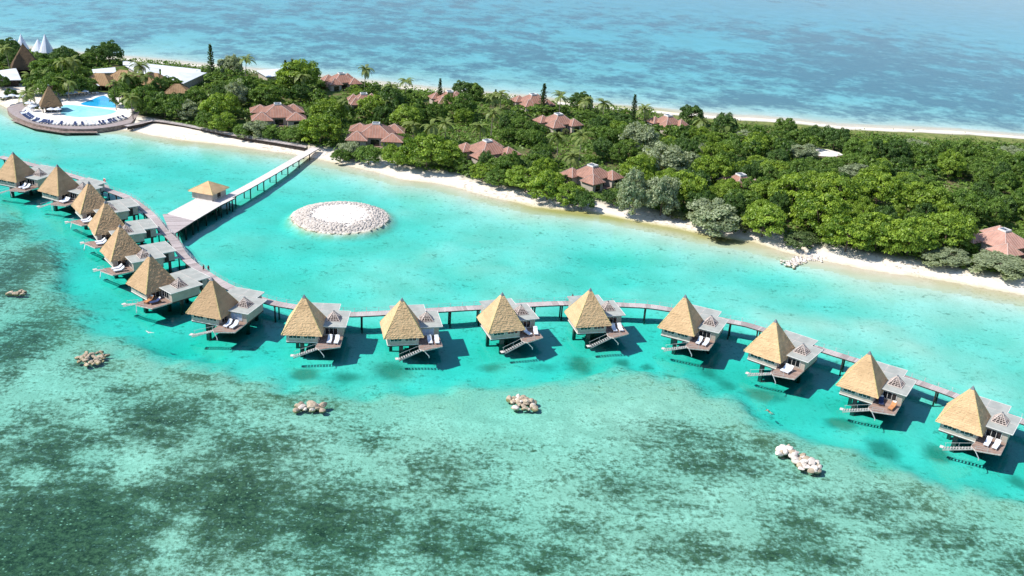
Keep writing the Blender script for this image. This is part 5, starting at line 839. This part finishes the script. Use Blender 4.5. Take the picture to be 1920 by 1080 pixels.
# ---------------------------------------------------------------- vegetation
def crown(seed, rx, rz, zc, nclump, per, leaf, squash=1.0, droop=0.0, hollow=.35):
    """leaf sprays gathered in clumps over an uneven crown; returns vertices, quads and a tone per quad"""
    r = np.random.default_rng(seed); V = []; Tn = []
    lob = r.uniform(.72, 1.12, 7); ph = r.uniform(0, 6.28, 7)
    for c in range(nclump):
        u = r.normal(size=3); u /= np.linalg.norm(u)
        if u[2] < -.55: u[2] *= -.5; u /= np.linalg.norm(u)
        az = math.atan2(u[1], u[0]); k = .86 + .16 * math.sin(2 * az + ph[0]) + .12 * math.sin(3 * az + ph[1]) * (1 - abs(u[2])) + .1 * math.sin(5 * az + ph[2] + 3 * u[2])
        rad = k * r.uniform(hollow + .3, 1.0) ** .4
        cc = np.array([u[0] * rx * rad, u[1] * rx * rad, zc + u[2] * rz * rad * squash]); cr_ = rx * r.uniform(.14, .27)
        n = int(per * r.uniform(.7, 1.3)); d = r.normal(size=(n, 3)); d /= np.linalg.norm(d, axis=1)[:, None]; d[:, 2] = np.abs(d[:, 2]) * .9 - .25
        pos = cc + d * cr_ * r.uniform(.55, 1.05, (n, 1)) * np.array([1, 1, .72])
        pos[:, 2] -= droop * r.random(n)
        nrm = d + r.normal(size=(n, 3)) * .55 + np.array([0, 0, .35]); nrm /= np.linalg.norm(nrm, axis=1)[:, None]
        t1 = np.cross(nrm, r.normal(size=(n, 3))); t1 /= np.linalg.norm(t1, axis=1)[:, None]; t2 = np.cross(nrm, t1)
        s = leaf * r.uniform(.6, 1.25, (n, 1)); t1 *= s; t2 *= s * .62
        V.append(np.stack([pos - t1, pos - t2 * .8, pos + t1, pos + t2], 1).reshape(-1, 3)); tb = r.uniform(-.1, .85)
        Tn.append(np.clip(tb + r.normal(size=n) * .22, 0, 1))
    V = np.concatenate(V); return V, np.arange(len(V)).reshape(-1, 4), np.concatenate(Tn)
def trunk_mesh(seed, h, rad, spread, limbs=5):
    r = random.Random(seed); b = MB(); lean = Vector((r.uniform(-.1, .1), r.uniform(-.1, .1), 1)); top = lean * h * .55
    b.tube([(0, 0, -.5), lean * h * .25, top], [rad, rad * .8, rad * .6], 7)
    for i in range(limbs):
        a = i * 6.28 / limbs + r.random(); e = top + Vector((math.cos(a) * spread, math.sin(a) * spread, h * r.uniform(.15, .32))); b.tube([top * .92, (top + e) / 2 + Vector((0, 0, .3)), e], [rad * .5, rad * .33, rad * .12], 5)
    me = b.mesh('trunk'); me.materials.append(M['bark']); return me
KINDS_T = {}
def broadleaf_protos(kind, mat, n, **kw):
    L = []
    for i in range(n):
        V, Qd, tn = crown(100 * ord(kind) + i, 1.0, kw['rz'], 0.0, kw['nc'], kw['per'], kw['leaf'], hollow=kw.get('hollow', .35), droop=kw.get('droop', 0)); me = np_mesh('crown', V, Qd, tn); me.materials.append(mat)
        L.append((me, trunk_mesh(200 * ord(kind) + i, 1.0, .045, .45)))
    KINDS_T[kind] = L
broadleaf_protos('b', M['leaf_b'], 6, rz=.66, nc=125, per=80, leaf=.048)
broadleaf_protos('m', M['leaf_m'], 6, rz=.62, nc=115, per=76, leaf=.048)
broadleaf_protos('d', M['leaf_d'], 5, rz=.56, nc=115, per=76, leaf=.048)
broadleaf_protos('s', M['leaf_s'], 3, rz=.50, nc=70, per=90, leaf=.058)
broadleaf_protos('c', M['leaf_c'], 5, rz=.95, nc=110, per=90, leaf=.06, hollow=.05, droop=.2)
def tree(name, label, cat, x, y, r, h, kind, group, seed):
    rr = random.Random(seed); cm, tm = KINDS_T[kind][rr.randrange(len(KINDS_T[kind]))]; z = gz(x, y)
    t = thing(name, label, cat, (x, y, z), rr.uniform(0, 6.28), group)
    rz = h * (.52 if kind != 'c' else .52) / (.66 if kind == 'b' else .62 if kind == 'm' else .56 if kind == 'd' else .5 if kind == 's' else .95)
    c = part('crown', cm, t, loc=(0, 0, h * .50)); c.scale = (r, r * rr.uniform(.88, 1.1), rz)
    k_ = part('trunk', tm, t); k_.scale = (r, r, h * .8)
    return t
VN = dict(a='villa by the jetty head', b='villa behind the boardwalk', c='bush screened villa', d='villa in clear view', e='far villa with the leaning palm', f='far villa below the small pine', g='far shore villa', h='villa behind two palms', i='roof patch behind casuarinas', j='faded villa at the right edge', k='thin strip of villa roof', l='buried villa skylight')
CN = ['tall middle casuarina', 'broad middle casuarina', 'beach casuarina beside the clear villa', 'second beach casuarina', 'big rounded casuarina bush', 'casuarina by the jetty head', 'casuarina before the boardwalk villa', 'casuarina near the pool', 'wide low casuarina bush', 'corner casuarina bush', 'grey crown on the right', 'grey crown right of the casuarina pair', 'grey crown by the shore building', 'grey crown beside the broad casuarina', 'wispy casuarina near the tall pine', 'thin casuarina near the jetty', 'grey crown below the sand clearing', 'grey crown by the grass strip', 'grey crown at the right edge']
LMK = [(v[1], v[2], VN[v[0]]) for v in T['villas']] + [(c[0], c[1], n) for c, n in zip(T['casuarinas'], CN)]
LMK += [(c[0], c[1], n) for c, n in zip(T['pines'], ['tall lone pine', 'far shore pine', 'rounded dark pine', 'small pointed pine'])]
LMK += [(*RS['sand_clear'][0], 'white sand clearing'), (*RS['cone_a'], 'large thatched hall'), (*RS['cone_b'], 'thatched pool bar'), (*RS['thatch'][1], 'thatched restaurant'), (*T['groin'][3], 'stone groin'), (*RS['white_d'][0], 'white shore building'), (*RS['tents'][2][:2], 'conical tents')]
WORDS = {'b': 'bright green', 'm': 'mid green', 'd': 'dark green', 's': 'low olive'}
TREES = []
def put_tree(x, y, r, h, k_, front): TREES.append([x, y, r, h, k_])
def plant_all():
    seen = {}
    for q in TREES:
        x, y, r, h, k_ = q; d, lx, ly, n = min((math.hypot(x - a, y - b), a, b, n) for a, b, n in LMK)
        w = ('in front of' if y < ly else 'behind') if abs(y - ly) > abs(x - lx) else ('left of' if x < lx else 'right of')
        size = 'large' if r > 6.6 else 'small' if r < 4.4 else 'round'
        seen.setdefault(f"{size} {WORDS[k_]} {'shrub' if k_ == 's' else 'bush' if h < 4 else 'tree'} {w} the {n}", []).append((d, q))
    ti = 0; O_ = ['nearest', 'second', 'third', 'fourth', 'fifth', 'sixth', 'seventh', 'eighth', 'ninth', 'tenth', 'eleventh', 'twelfth', 'thirteenth', 'fourteenth', 'fifteenth']
    for lb, L in seen.items():
        L.sort(key=lambda a: a[0])
        for i, (d, (x, y, r, h, k_)) in enumerate(L):
            ti += 1; l2 = lb if len(L) == 1 else f"{O_[min(i, 14)]} {lb}"
            tree('shrub' if k_ == 's' else 'bush' if h < 4 else 'broadleaf_tree', l2, 'shrub' if k_ == 's' else 'bush' if h < 4 else 'tree', x, y, r, h, k_, {'b': 'bright green broadleaf trees', 'm': 'mid green broadleaf trees', 'd': 'dark green broadleaf trees', 's': 'olive beach shrubs'}[k_], 1000 + ti)
for x, y, r, k_ in T['bigtrees']:
    put_tree(x, y, r * (.93 if r > 6.5 else 1), (r * 1.15 + 1.5 + (ti_ := math.sin(x * 3.1 + y)) * .9) if k_ != 's' else r * .62, k_, True)
rh = random.Random(8)
for x, y, r, h, k_ in T['fill'][:205]: put_tree(x, y, r * rh.uniform(.85, 1.0), h * (rh.uniform(.75, 1.35) if y < 410 else rh.uniform(.75, 1.0)), k_, False)
rv = random.Random(31)
for v in T['villas']:
    for k_ in range(9):
        a = rv.uniform(0, 6.28); rr = rv.uniform(8.6, 11.5)
        bx, by = v[1] + math.cos(a) * rr, v[2] + math.sin(a) * rr
        if by < np.interp(bx, VEG[:, 0], VEG[:, 1]) + .5 or (abs(bx - v[1]) < 2.5 and by < v[2]): continue
        TREES.append([bx, by, rv.uniform(1.7, 2.8), rv.uniform(2.2, 3.6), rv.choice('smdb')])
plant_all()
# the many smaller crowns behind them read as one wood
VV, QQ, TT = [], [], []; off = 0; r_ = np.random.default_rng(5)
for i, (x, y, r, h, k_) in enumerate(T['fill'][205:]):
    V, Qd, tn = crown(9000 + i, 1.0, .6, 0.0, 34, 34, .11); a = r_.uniform(0, 6.28); c, s = math.cos(a), math.sin(a)
    V = np.stack([(V[:, 0] * c - V[:, 1] * s) * r + x, (V[:, 0] * s + V[:, 1] * c) * r + y, V[:, 2] * h * .7 + h * .56 + gz(x, y)], 1)
    VV.append(V); QQ.append(Qd + off); TT.append(np.clip(tn + (.25 if k_ == 'b' else -.15 if k_ == 'd' else 0), 0, 1)); off += len(V)
if VV:
    o = part('far_wood', np_mesh('far_wood', np.concatenate(VV), np.concatenate(QQ), np.concatenate(TT)), None, M['leaf_m'], 'stuff')
    tag(o, 'mass of small green crowns towards the far side of the island', 'wood')
# undergrowth filling the wood floor
N = 110000; ux = rng.uniform(-330, 240, N); uy = rng.uniform(255, 515, N)
ok = (sdist(ux, uy, ISL) < -9) & (uy > np.interp(ux, VEG[:, 0], VEG[:, 1]) + 2.5) & (fbm(ux, uy, 11, 60) > .36) & ((ux > -135) | (uy > 425))
ok &= ~((ux > 60) & (uy > np.interp(ux, GL[:, 0], GL[:, 1]) - 1))
for v in T['villas']: ok &= np.hypot(ux - v[1], uy - v[2] + 1.5) > 9
ok &= np.hypot((ux - RS['sand_clear'][0][0]) / 9, (uy - RS['sand_clear'][0][1]) / 8) > 1
ux, uy = ux[ok], uy[ok]; n = len(ux); rep = 3
ux = np.repeat(ux, rep) + rng.normal(size=n * rep) * .5; uy = np.repeat(uy, rep) + rng.normal(size=n * rep) * .5; n *= rep
pos = np.stack([ux, uy, 1.5 + rng.random(n) * 2.4 * fbm(ux, uy, 6, 61)], 1); nr = rng.normal(size=(n, 3)) * .6 + np.array([0, 0, 1]); nr /= np.linalg.norm(nr, axis=1)[:, None]
t1 = np.cross(nr, rng.normal(size=(n, 3))); t1 /= np.linalg.norm(t1, axis=1)[:, None]; t2 = np.cross(nr, t1); s = rng.uniform(.3, .7, (n, 1)); t1 *= s; t2 *= s * .7
V = np.stack([pos - t1, pos - t2, pos + t1, pos + t2], 1).reshape(-1, 3)
o = part('undergrowth', np_mesh('undergrowth', V, np.arange(len(V)).reshape(-1, 4), np.clip(fbm(ux, uy, 9, 62) + rng.normal(size=n) * .15 - .1, 0, 1)), None, M['leaf_m'], 'stuff')
tag(o, 'low tangled undergrowth covering the floor of the island wood', 'undergrowth')
# low scrub in the grass strip by the far beach
N = 9000; ux = rng.uniform(55, 240, N); uy = np.interp(ux, GL[:, 0], GL[:, 1]) + rng.normal(size=N) * 5 - 5; ok = (fbm(ux, uy, 6, 71) > .47) & (sdist(ux, uy, ISL) < -8); ux, uy = ux[ok], uy[ok]; n = len(ux)
pos = np.stack([ux, uy, 1.5 + rng.random(n) * .7], 1); nr = rng.normal(size=(n, 3)) * .6 + np.array([0, 0, 1]); nr /= np.linalg.norm(nr, axis=1)[:, None]
t1 = np.cross(nr, rng.normal(size=(n, 3))); t1 /= np.linalg.norm(t1, axis=1)[:, None]; t2 = np.cross(nr, t1); s = rng.uniform(.25, .6, (n, 1)); t1 *= s; t2 *= s * .7
V = np.stack([pos - t1, pos - t2, pos + t1, pos + t2], 1).reshape(-1, 3)
o = part('coastal_scrub', np_mesh('coastal_scrub', V, np.arange(len(V)).reshape(-1, 4), rng.random(n)), None, M['leaf_s'], 'stuff'); tag(o, 'yellowish low scrub on the grass strip behind the far beach', 'scrub')
# casuarinas
CL = ['tall grey green casuarina, left of a pair in the middle of the wood', 'broad grey green casuarina, right of a pair in the middle of the wood', 'feathery casuarina at the beach edge right of the villa in clear view', 'feathery casuarina at the beach edge, second right of the villa', 'big rounded grey green casuarina bush standing alone at the beach edge',
      'grey green casuarina at the beach right of the jetty head', 'grey green casuarina before the villa behind the boardwalk', 'grey green casuarina behind the boardwalk near the pool', 'wide low casuarina bush at the beach near the right edge', 'spreading casuarina bush at the beach in the right corner of the island',
      'grey crown rising among the bright trees on the right', 'grey crown in the wood right of the casuarina pair', 'grey green crown left of the white shore building', 'grey crown just right of the broad casuarina', 'wispy tall casuarina near the pine at the left', 'thin casuarina between two bright trees near the jetty', 'grey crown below the sand clearing', 'grey crown near the grass strip at the far right', 'grey crown at the right edge of the wood']
for i, ((x, y, r, h), lb) in enumerate(zip(T['casuarinas'], CL)): tree('casuarina_tree', lb, 'tree', x, y, r, h, 'c', 'grey green casuarina trees', 500 + i)
# columnar pines
def pine_meshes(seed):
    r = np.random.default_rng(seed); V, Tn = [], []
    for i in range(17):
        t = i / 17; z = .12 + .88 * t; L = .2 * (1 - t) ** .7 + .02; nb = 8
        for b in range(nb):
            a = 6.28 * b / nb + r.random(); d = np.array([math.cos(a), math.sin(a), 0]); LL = L * r.uniform(.6, 1.15)
            for q in range(7):
                c = d * LL * (q + .5) / 7 + np.array([0, 0, z + .035 * (q / 7) ** 2 + r.normal() * .006]); w = .03 * r.uniform(.7, 1.2); o1 = np.array([-d[1], d[0], r.normal() * .5]) * w; o2 = d * .024 + np.array([0, 0, .012])
                V.append([c - o1, c - o2, c + o1, c + o2]); Tn.append(r.random())
    V = np.array(V).reshape(-1, 3); me = np_mesh('crown', V, np.arange(len(V)).reshape(-1, 4), Tn); me.materials.append(M['leaf_n'])
    tm = MB().tube([(0, 0, -.04), (0, 0, .98)], [.02, .004], 7).mesh('trunk'); tm.materials.append(M['bark']); return me, tm
PM = [pine_meshes(i) for i in range(3)]
PNL = ['tall slender pine standing alone at the left, above the long pale roof', 'narrow dark pine at the far shore right of the small villa', 'rounded dark pine standing out against the far water', 'small pointed pine left of the far villa', 'left one of three pointed pines by the bright crown', 'middle one of three pointed pines by the bright crown', 'right one of three pointed pines by the bright crown', 'small pine beside the palm behind the far villas', 'little pine in front of the pale sheet roof', 'short pine beside the far beach']
for i, ((x, y, h), lb) in enumerate(zip(T['pines'], PNL)):
    t = thing('columnar_pine', lb, 'tree', (x, y, 1.2), i * 1.3, 'columnar pines on the island'); a, b = PM[i % 3]; w = h * random.uniform(.7, .9)
    for nm, me in (('crown', a), ('trunk', b)): o = part(nm, me, t); o.scale = (w, w, h)
# coconut palms
def frond_mesh(seed, L=4.7):
    r = random.Random(seed); b = MB(); n = 9; pts = []; up0 = r.uniform(.35, .75)
    for i in range(n + 1): t = i / n; pts.append(Vector((L * t * (1 - .12 * t), 0, L * (up0 * t - (up0 + .42) * t * t))))
    for i in range(n):
        p, q = pts[i], pts[i + 1]; w = .85 * math.sin(math.pi * min(1, (i + .8) / (n + .6))) + .08
        for s in (-1, 1):
            for j in range(2):
                a0 = p.lerp(q, j / 2); a1 = p.lerp(q, j / 2 + .42); tip = Vector((w * .45, s * w, -w * .45)); b.add([a0, a1, a1 + tip * .98, a0 + tip], [(0, 1, 2, 3)], .05 + .9 * r.random())
    b.tube(pts[::3], [.05, .04, .03, .015][:len(pts[::3])], 4, .6)
    me = b.mesh('frond'); me.materials.append(M['leaf_p']); return me
FM = [frond_mesh(i) for i in range(6)]; NF = 17
pz = ['tall palm by the white tents', 'palm in front of the pale sheet roof', 'palm beside the mast', 'leaning palm against the far water by the far villa', 'palm behind the pool bar', 'palm at the left edge by the dark thatched hall', 'palm before the restaurant', 'palm crown against the far water left of the shore building', 'palm right of the far villa with the leaning palm', 'palm against the far water at the far shore villa', 'palm at the far beach by the short pine', 'bushy palm in the middle of the wood', 'palm rising above the middle wood beside the little pine', 'left palm of the close pair before the hidden villa', 'right palm of the close pair before the hidden villa', 'lower palm under the close pair', 'palm with yellow fronds right of the casuarinas', 'palm beside the rounded pine on the far shore', 'left palm of three right of the jetty villa', 'middle palm of three right of the jetty villa', 'right palm of three right of the jetty villa', 'palm left of the far shore villa', 'palm by the pool deck left of the restaurant', 'palm between the two middle villas', 'palm behind the bush screened villa', 'palm right of the villa in clear view', 'palm near the far beach in the middle', 'palm among the three pointed pines', 'palm right of the restaurant halls', 'palm at the far left corner', 'palm close to the roof corner near the far shore', 'palm at the right side of the blue pool', 'palm by the reception building', 'palm beside the pool bar deck', 'palm over the thin strip of roof', 'palm near the far villa at the back']
rp = random.Random(77)
for i, ((x, y, h), lb) in enumerate(zip(T['palms'], pz)):
    h = max(5.5, h + 1.2); t = thing('coconut_palm', lb, 'palm', (x, y, 1.2), rp.uniform(0, 6.28), 'coconut palms on the island'); lean = rp.uniform(.3, 1.4)
    part('trunk', MB().tube([(0, 0, -.5), (lean * .25, 0, h * .4), (lean * .7, 0, h * .75), (lean, 0, h)], [.24, .17, .14, .13], 7), t, M['palmbark'])
    for f in range(NF):
        o = part('frond', FM[rp.randrange(6)], t, loc=(lean, 0, h)); o.rotation_euler = (rp.uniform(-.3, .3), rp.uniform(-.85, .7), 6.28 * f / NF + rp.uniform(-.2, .2)); s = rp.uniform(.8, 1.15); o.scale = (s, s, s)
# ---------------------------------------------------------------- rocks
def rock_mesh(seed, mat):
    r = random.Random(seed); bm = bmesh.new(); bmesh.ops.create_icosphere(bm, subdivisions=2, radius=1)
    cuts = [(Vector((r.gauss(0, 1), r.gauss(0, 1), r.gauss(0, 1))).normalized(), r.uniform(.5, .85)) for _ in range(9)]
    for v in bm.verts:
        for n, d in cuts:
            q = v.co.dot(n) - d
            if q > 0: v.co -= n * q * .85
        v.co *= r.uniform(.95, 1.05)
    me = bpy.data.meshes.new('boulder'); bm.to_mesh(me); bm.free(); me.materials.append(mat); return me
RK = [rock_mesh(i, M['rock']) for i in range(7)]; RW = [rock_mesh(20 + i, M['whiterock']) for i in range(7)]
def pile(label, cx, cy_, items, meshes, seed):
    r = random.Random(seed); t = thing('boulder_pile', label, 'rock pile', (cx, cy_, 0), 0, 'boulder piles on the reef flat')
    for dx, dy, z, s in items:
        o = part('boulder', meshes[r.randrange(len(meshes))], t, loc=(dx, dy, z)); o.rotation_euler = (r.uniform(-.4, .4), r.uniform(-.4, .4), r.uniform(0, 6.28)); o.scale = (s * r.uniform(.9, 1.35), s * r.uniform(.8, 1.1), s * r.uniform(.6, .8))
def heap(rx, ry, n, s0, s1, seed, top=.9):
    r = random.Random(seed); L = []
    for i in range(n):
        a = r.uniform(0, 6.28); q = math.sqrt(r.random()); L.append((math.cos(a) * rx * q, math.sin(a) * ry * q, -.15 + top * (1 - q) * r.uniform(.4, 1), r.uniform(s0, s1)))
    return L
rk = T['rocks']
pile('low group of flat tan boulders at the left edge, far out on the reef', *rk['a'], heap(2.2, 2.3, 9, .6, 1.0, 1, .35), RK, 1)
pile('rounded pile of many small tan boulders on the left reef flat', *rk['b'], heap(3.1, 3.5, 55, .32, .68, 2, .6), RK, 2)
pile('low row of a few cream boulders below the eighth bungalow', *rk['c'], [(-2.8, .5, 0, .8), (-1.9, .1, .15, .9), (-2.6, -1.1, -.1, .8), (-1.1, -.6, 0, .6), (.2, .4, .35, 1.25), (1.1, .9, .2, .8), (2.3, .8, .35, 1.0), (2.3, -.8, 0, .8), (-2.4, 1.2, 0, .7), (.4, -.5, .1, .8), (1.6, -.2, .1, .7)], RK[:4] + RW[:3], 3)
pile('rounded central pile of pale boulders on the reef flat', *rk['d'], heap(3.3, 2.9, 42, .38, .95, 4, 1.1), RK[:5] + RW[:4], 4)
e0, e1 = [Vector(q) for q in T['rock_e']]; r5 = random.Random(5); L5 = []
for i in range(72):
    q = r5.random(); c = e0.lerp(e1, q) - Vector(rk['e']); wv = r5.gauss(0, .9); L5.append((c.x + wv * .5 + r5.uniform(-.8, .8), c.y + wv + .4, r5.uniform(.0, 1.0) * max(.1, 1 - abs(wv) / 2.2), r5.uniform(.4, .95)))
pile('long pale boulder heap at the lower right, biggest of the reef', *rk['e'], L5, RW + RK[:3], 5)
# round rock islet and beach groin: hundreds of stones a few pixels each
def stones(spots, seed, s0, s1, mat):
    r = np.random.default_rng(seed); bm = bmesh.new(); bmesh.ops.create_icosphere(bm, subdivisions=1, radius=1); base = np.array([v.co for v in bm.verts]); F = np.array([[v.index for v in f.verts] for f in bm.faces]); bm.free(); V, Q_, tn = [], [], []
    for i, (x_, y_, z_) in enumerate(spots):
        s = r.uniform(s0, s1) * np.array([r.uniform(.8, 1.3), r.uniform(.8, 1.2), r.uniform(.55, .85)]); a = r.uniform(0, 6.28); v = base * (1 + r.normal(size=(len(base), 1)) * .12) * s
        v = np.stack([v[:, 0] * math.cos(a) - v[:, 1] * math.sin(a), v[:, 0] * math.sin(a) + v[:, 1] * math.cos(a), v[:, 2]], 1) + (x_, y_, z_); V.append(v); Q_.append(F + i * len(base)); tn += [r.random()] * len(F)
    me = np_mesh('stones', np.concatenate(V), np.concatenate(Q_), tn); me.materials.append(mat); return me
isl = thing('rock_islet', 'round islet of white coral stones with a sandy top in the lagoon', 'islet', (IC[0], IC[1], 0))
sp_ = []; r6 = random.Random(8); EX, EY = 14.6, 14.6
for i in range(2300):
    a = r6.uniform(0, 6.28); q = math.sqrt(r6.uniform(.36, 1.0)); 
    if q < .70 and r6.random() < .5: continue
    sp_.append((math.cos(a) * EX * q, math.sin(a) * EY * q, (1 - q) * 4.2 - .15 if q > .7 else 1.12))
for i in range(420):
    a = r6.uniform(0, 6.28); q = math.sqrt(r6.random()) * .64; sp_.append((math.cos(a) * EX * q, math.sin(a) * EY * q, 1.0))
part('stone_bank', stones(sp_, 9, .30, .62, M['whiterock']), isl, kind='stuff')
n = 40; v = []; prof = [(1.04, -1.2), (.9, .1), (.72, 1.1), (.4, 1.28), (0.01, 1.3)]
for a_, z_ in prof:
    for k_ in range(n): q = 2 * math.pi * k_ / n; w = 1 + .02 * math.sin(5 * q); v.append((EX * a_ * w * math.cos(q), EY * a_ * w * math.sin(q), z_))
part('sand_mound', MB().add(v, [(i * n + j, i * n + (j + 1) % n, (i + 1) * n + (j + 1) % n, (i + 1) * n + j) for i in range(len(prof) - 1) for j in range(n)]), isl, M['sandtop'])
G = [Vector(q) for q in T['groin']]; sp_ = []
gp = spline(G, .5)
for q in gp:
    for k_ in range(9): sp_.append((q.x + r6.gauss(0, 1.0) - G[1].x, q.y + r6.gauss(0, 1.2) - G[1].y, r6.uniform(-.25, .15)))
gr = thing('stone_groin', 'short groin of whitish stones running from the beach into the lagoon', 'groin', (G[1].x, G[1].y, 0)); part('stone_bank', stones(sp_, 12, .3, .6, M['whiterock']), gr, kind='stuff')
# sand clearing in the wood
cx_, cy2 = RS['sand_clear'][0]
o = part('sand_clearing', MB().add([(cx_ + 8 * math.cos(a * .35) * (1 + .15 * math.sin(a * 3)), cy2 + 6 * math.sin(a * .35), 1.72) for a in range(18)], [tuple(range(18))]), None, M['sandtop'], 'structure')
# ---------------------------------------------------------------- people
def body(joints, edges, radii, name, parent, mat):
    me = bpy.data.meshes.new(name); me.from_pydata(joints, edges, []); o = bpy.data.objects.new(name, me); C.objects.link(o); o.parent = parent
    bm = bmesh.new(); bm.from_mesh(me); sl_ = bm.verts.layers.skin.verify()
    for v, rd in zip(bm.verts, radii): v[sl_].radius = (rd, rd)
    bm.verts.ensure_lookup_table(); bm.verts[0][sl_].use_root = True; bm.to_mesh(me); bm.free(); me.materials.append(mat)
    o.modifiers.new('skin', 'SKIN'); sb = o.modifiers.new('sub', 'SUBSURF'); sb.levels = sb.render_levels = 1; return o
M['skin'] = simple('skin', (.42, .25, .17), .6, .1, 3); M['cloth_dark'] = simple('dark_cloth', (.03, .03, .045), .9, .2, 4); M['hair'] = simple('dark_hair', (.03, .02, .015), .7, .2, 6); M['cloth_red'] = simple('maroon_cloth', (.20, .04, .05), .9, .2, 4)
J = [(0, 0, .95), (0, 0, 1.2), (0, 0, 1.42), (0, 0, 1.52), (0, .02, 1.66), (.2, 0, 1.4), (.27, .03, 1.12), (.28, -.12, .9), (-.2, 0, 1.4), (-.27, .03, 1.12), (-.27, -.15, .92), (.1, 0, .88), (.12, -.03, .5), (.12, .02, .08), (.12, -.14, .04), (-.1, 0, .88), (-.12, .06, .5), (-.12, .12, .08), (-.12, -.03, .04)]
E_ = [(0, 1), (1, 2), (2, 3), (3, 4), (2, 5), (5, 6), (6, 7), (2, 8), (8, 9), (9, 10), (0, 11), (11, 12), (12, 13), (13, 14), (0, 15), (15, 16), (16, 17), (17, 18)]
RD = [.14, .13, .15, .06, .11, .07, .05, .035, .07, .05, .035, .1, .065, .045, .04, .1, .065, .045, .04]
def person(label, x, y, z, rz, top, legs):
    t = thing('person', label, 'person', (x, y, z), rz, None); body(J, E_, RD, 'body', t, M['skin'])
    b = MB(); b.tube([(0, 0, .9), (0, 0, 1.1), (0, 0, 1.3), (0, 0, 1.46)], [.2, .18, .22, .13], 10); part('shirt', b, t, top)
    b = MB(); b.tube([(0, 0, .98), (0, 0, .84)], [.19, .2], 10).tube([(.11, 0, .9), (.125, -.03, .5)], [.12, .1], 8).tube([(-.11, 0, .9), (-.125, .05, .5)], [.12, .1], 8); part('shorts', b, t, legs)
    part('hair', MB().tube([(0, .04, 1.6), (0, .04, 1.7), (0, .03, 1.79)], [.115, .125, .05], 9), t, M['hair'])
pp = RS['people']
person('person in dark clothes on the walkway beside the rail, left of two', pp[0][0], pp[0][1], 2.32, R(70), M['cloth_dark'], M['cloth_dark'])
person('person in maroon top on the walkway beside the rail, right of two', pp[1][0], pp[1][1], 2.32, R(200), M['cloth_red'], M['cloth_dark'])
q = RS['person2'][0]; person('lone person in dark clothes on the walkway behind the eleventh bungalow', q[0], q[1], 2.32, R(30), M['cloth_dark'], M['cloth_dark'])
sn = thing('person', 'snorkeller floating face down near the thirteenth bungalow', 'person', (*RS['snork'][:2], .02), R(25))
JS = [(0, 0, 0), (0, .25, .03), (0, .48, .04), (0, .58, .04), (0, .72, .03), (.2, .46, 0), (.38, .62, -.05), (.5, .8, -.08), (-.2, .46, 0), (-.4, .5, -.08), (-.55, .66, -.1), (.1, -.08, 0), (.16, -.5, -.04), (.2, -.9, 0), (.22, -1.15, 0), (-.1, -.08, 0), (-.15, -.5, 0), (-.2, -.88, -.06), (-.22, -1.12, -.06)]
body(JS, E_, RD, 'body', sn, M['skin']); part('hair', MB().tube([(0, .66, .06), (0, .76, .08), (0, .82, .05)], [.09, .12, .05], 8), sn, M['hair']); part('shorts', MB().tube([(0, .1, .02), (0, -.18, .0)], [.17, .2], 10), sn, M['cloth_dark'])
for s in (-1, 1): part('fin', MB().add([(s * .22 - .07, -1.1, .0), (s * .22 + .07, -1.1, .0), (s * .26 + .12, -1.6, .05), (s * .26 - .12, -1.6, .05), (s * .22 - .07, -1.1, .03), (s * .22 + .07, -1.1, .03), (s * .26 + .12, -1.6, .07), (s * .26 - .12, -1.6, .07)], [(3, 2, 1, 0), (4, 5, 6, 7), (0, 1, 5, 4), (1, 2, 6, 5), (2, 3, 7, 6), (3, 0, 4, 7)]), sn, M['cloth_dark'])
# lifebuoy board at the walkway's left start
t = thing('lifebuoy_board', 'small pale board with a red lifebuoy on the walkway near the third bungalow', 'lifebuoy', (*RS['buoy'], 2.3), R(-30))
part('board', MB().box(-.55, .55, -.04, .04, .3, 1.7).box(-.05, .05, .042, .1, 0, 1.6), t, M['trim']); nn = 12
part('ring', MB().tube([(.38 * math.cos(2 * math.pi * i / nn), -.1, 1.05 + .38 * math.sin(2 * math.pi * i / nn)) for i in range(nn + 1)], .11, 6, cap=False), t, simple('buoy_red', (.6, .06, .05), .5, .1, 2))
# gull over the lagoon
t = thing('seabird', 'white seabird with angled wings low over the water by the sixth bungalow', 'bird', (*RS['gull'], 1.5), R(160))
part('body', MB().tube([(0, -.5, 0), (0, -.2, .03), (0, .15, .04), (0, .35, .06), (0, .48, .05)], [.03, .12, .13, .08, .02], 8), t, M['trim'])
for s in (-1, 1): part('wing', MB().add([(s * .06, .18, .08), (s * .55, .3, .26), (s * 1.25, -.25, .18), (s * .5, -.06, .22), (s * .06, -.15, .06), (s * .06, .18, .05), (s * .55, .3, .23), (s * 1.25, -.25, .165), (s * .5, -.06, .19), (s * .06, -.15, .03)], [(0, 1, 2, 3, 4), (9, 8, 7, 6, 5)] + [(i, (i + 1) % 5, 5 + (i + 1) % 5, 5 + i) for i in range(5)]), t, M['trim'])
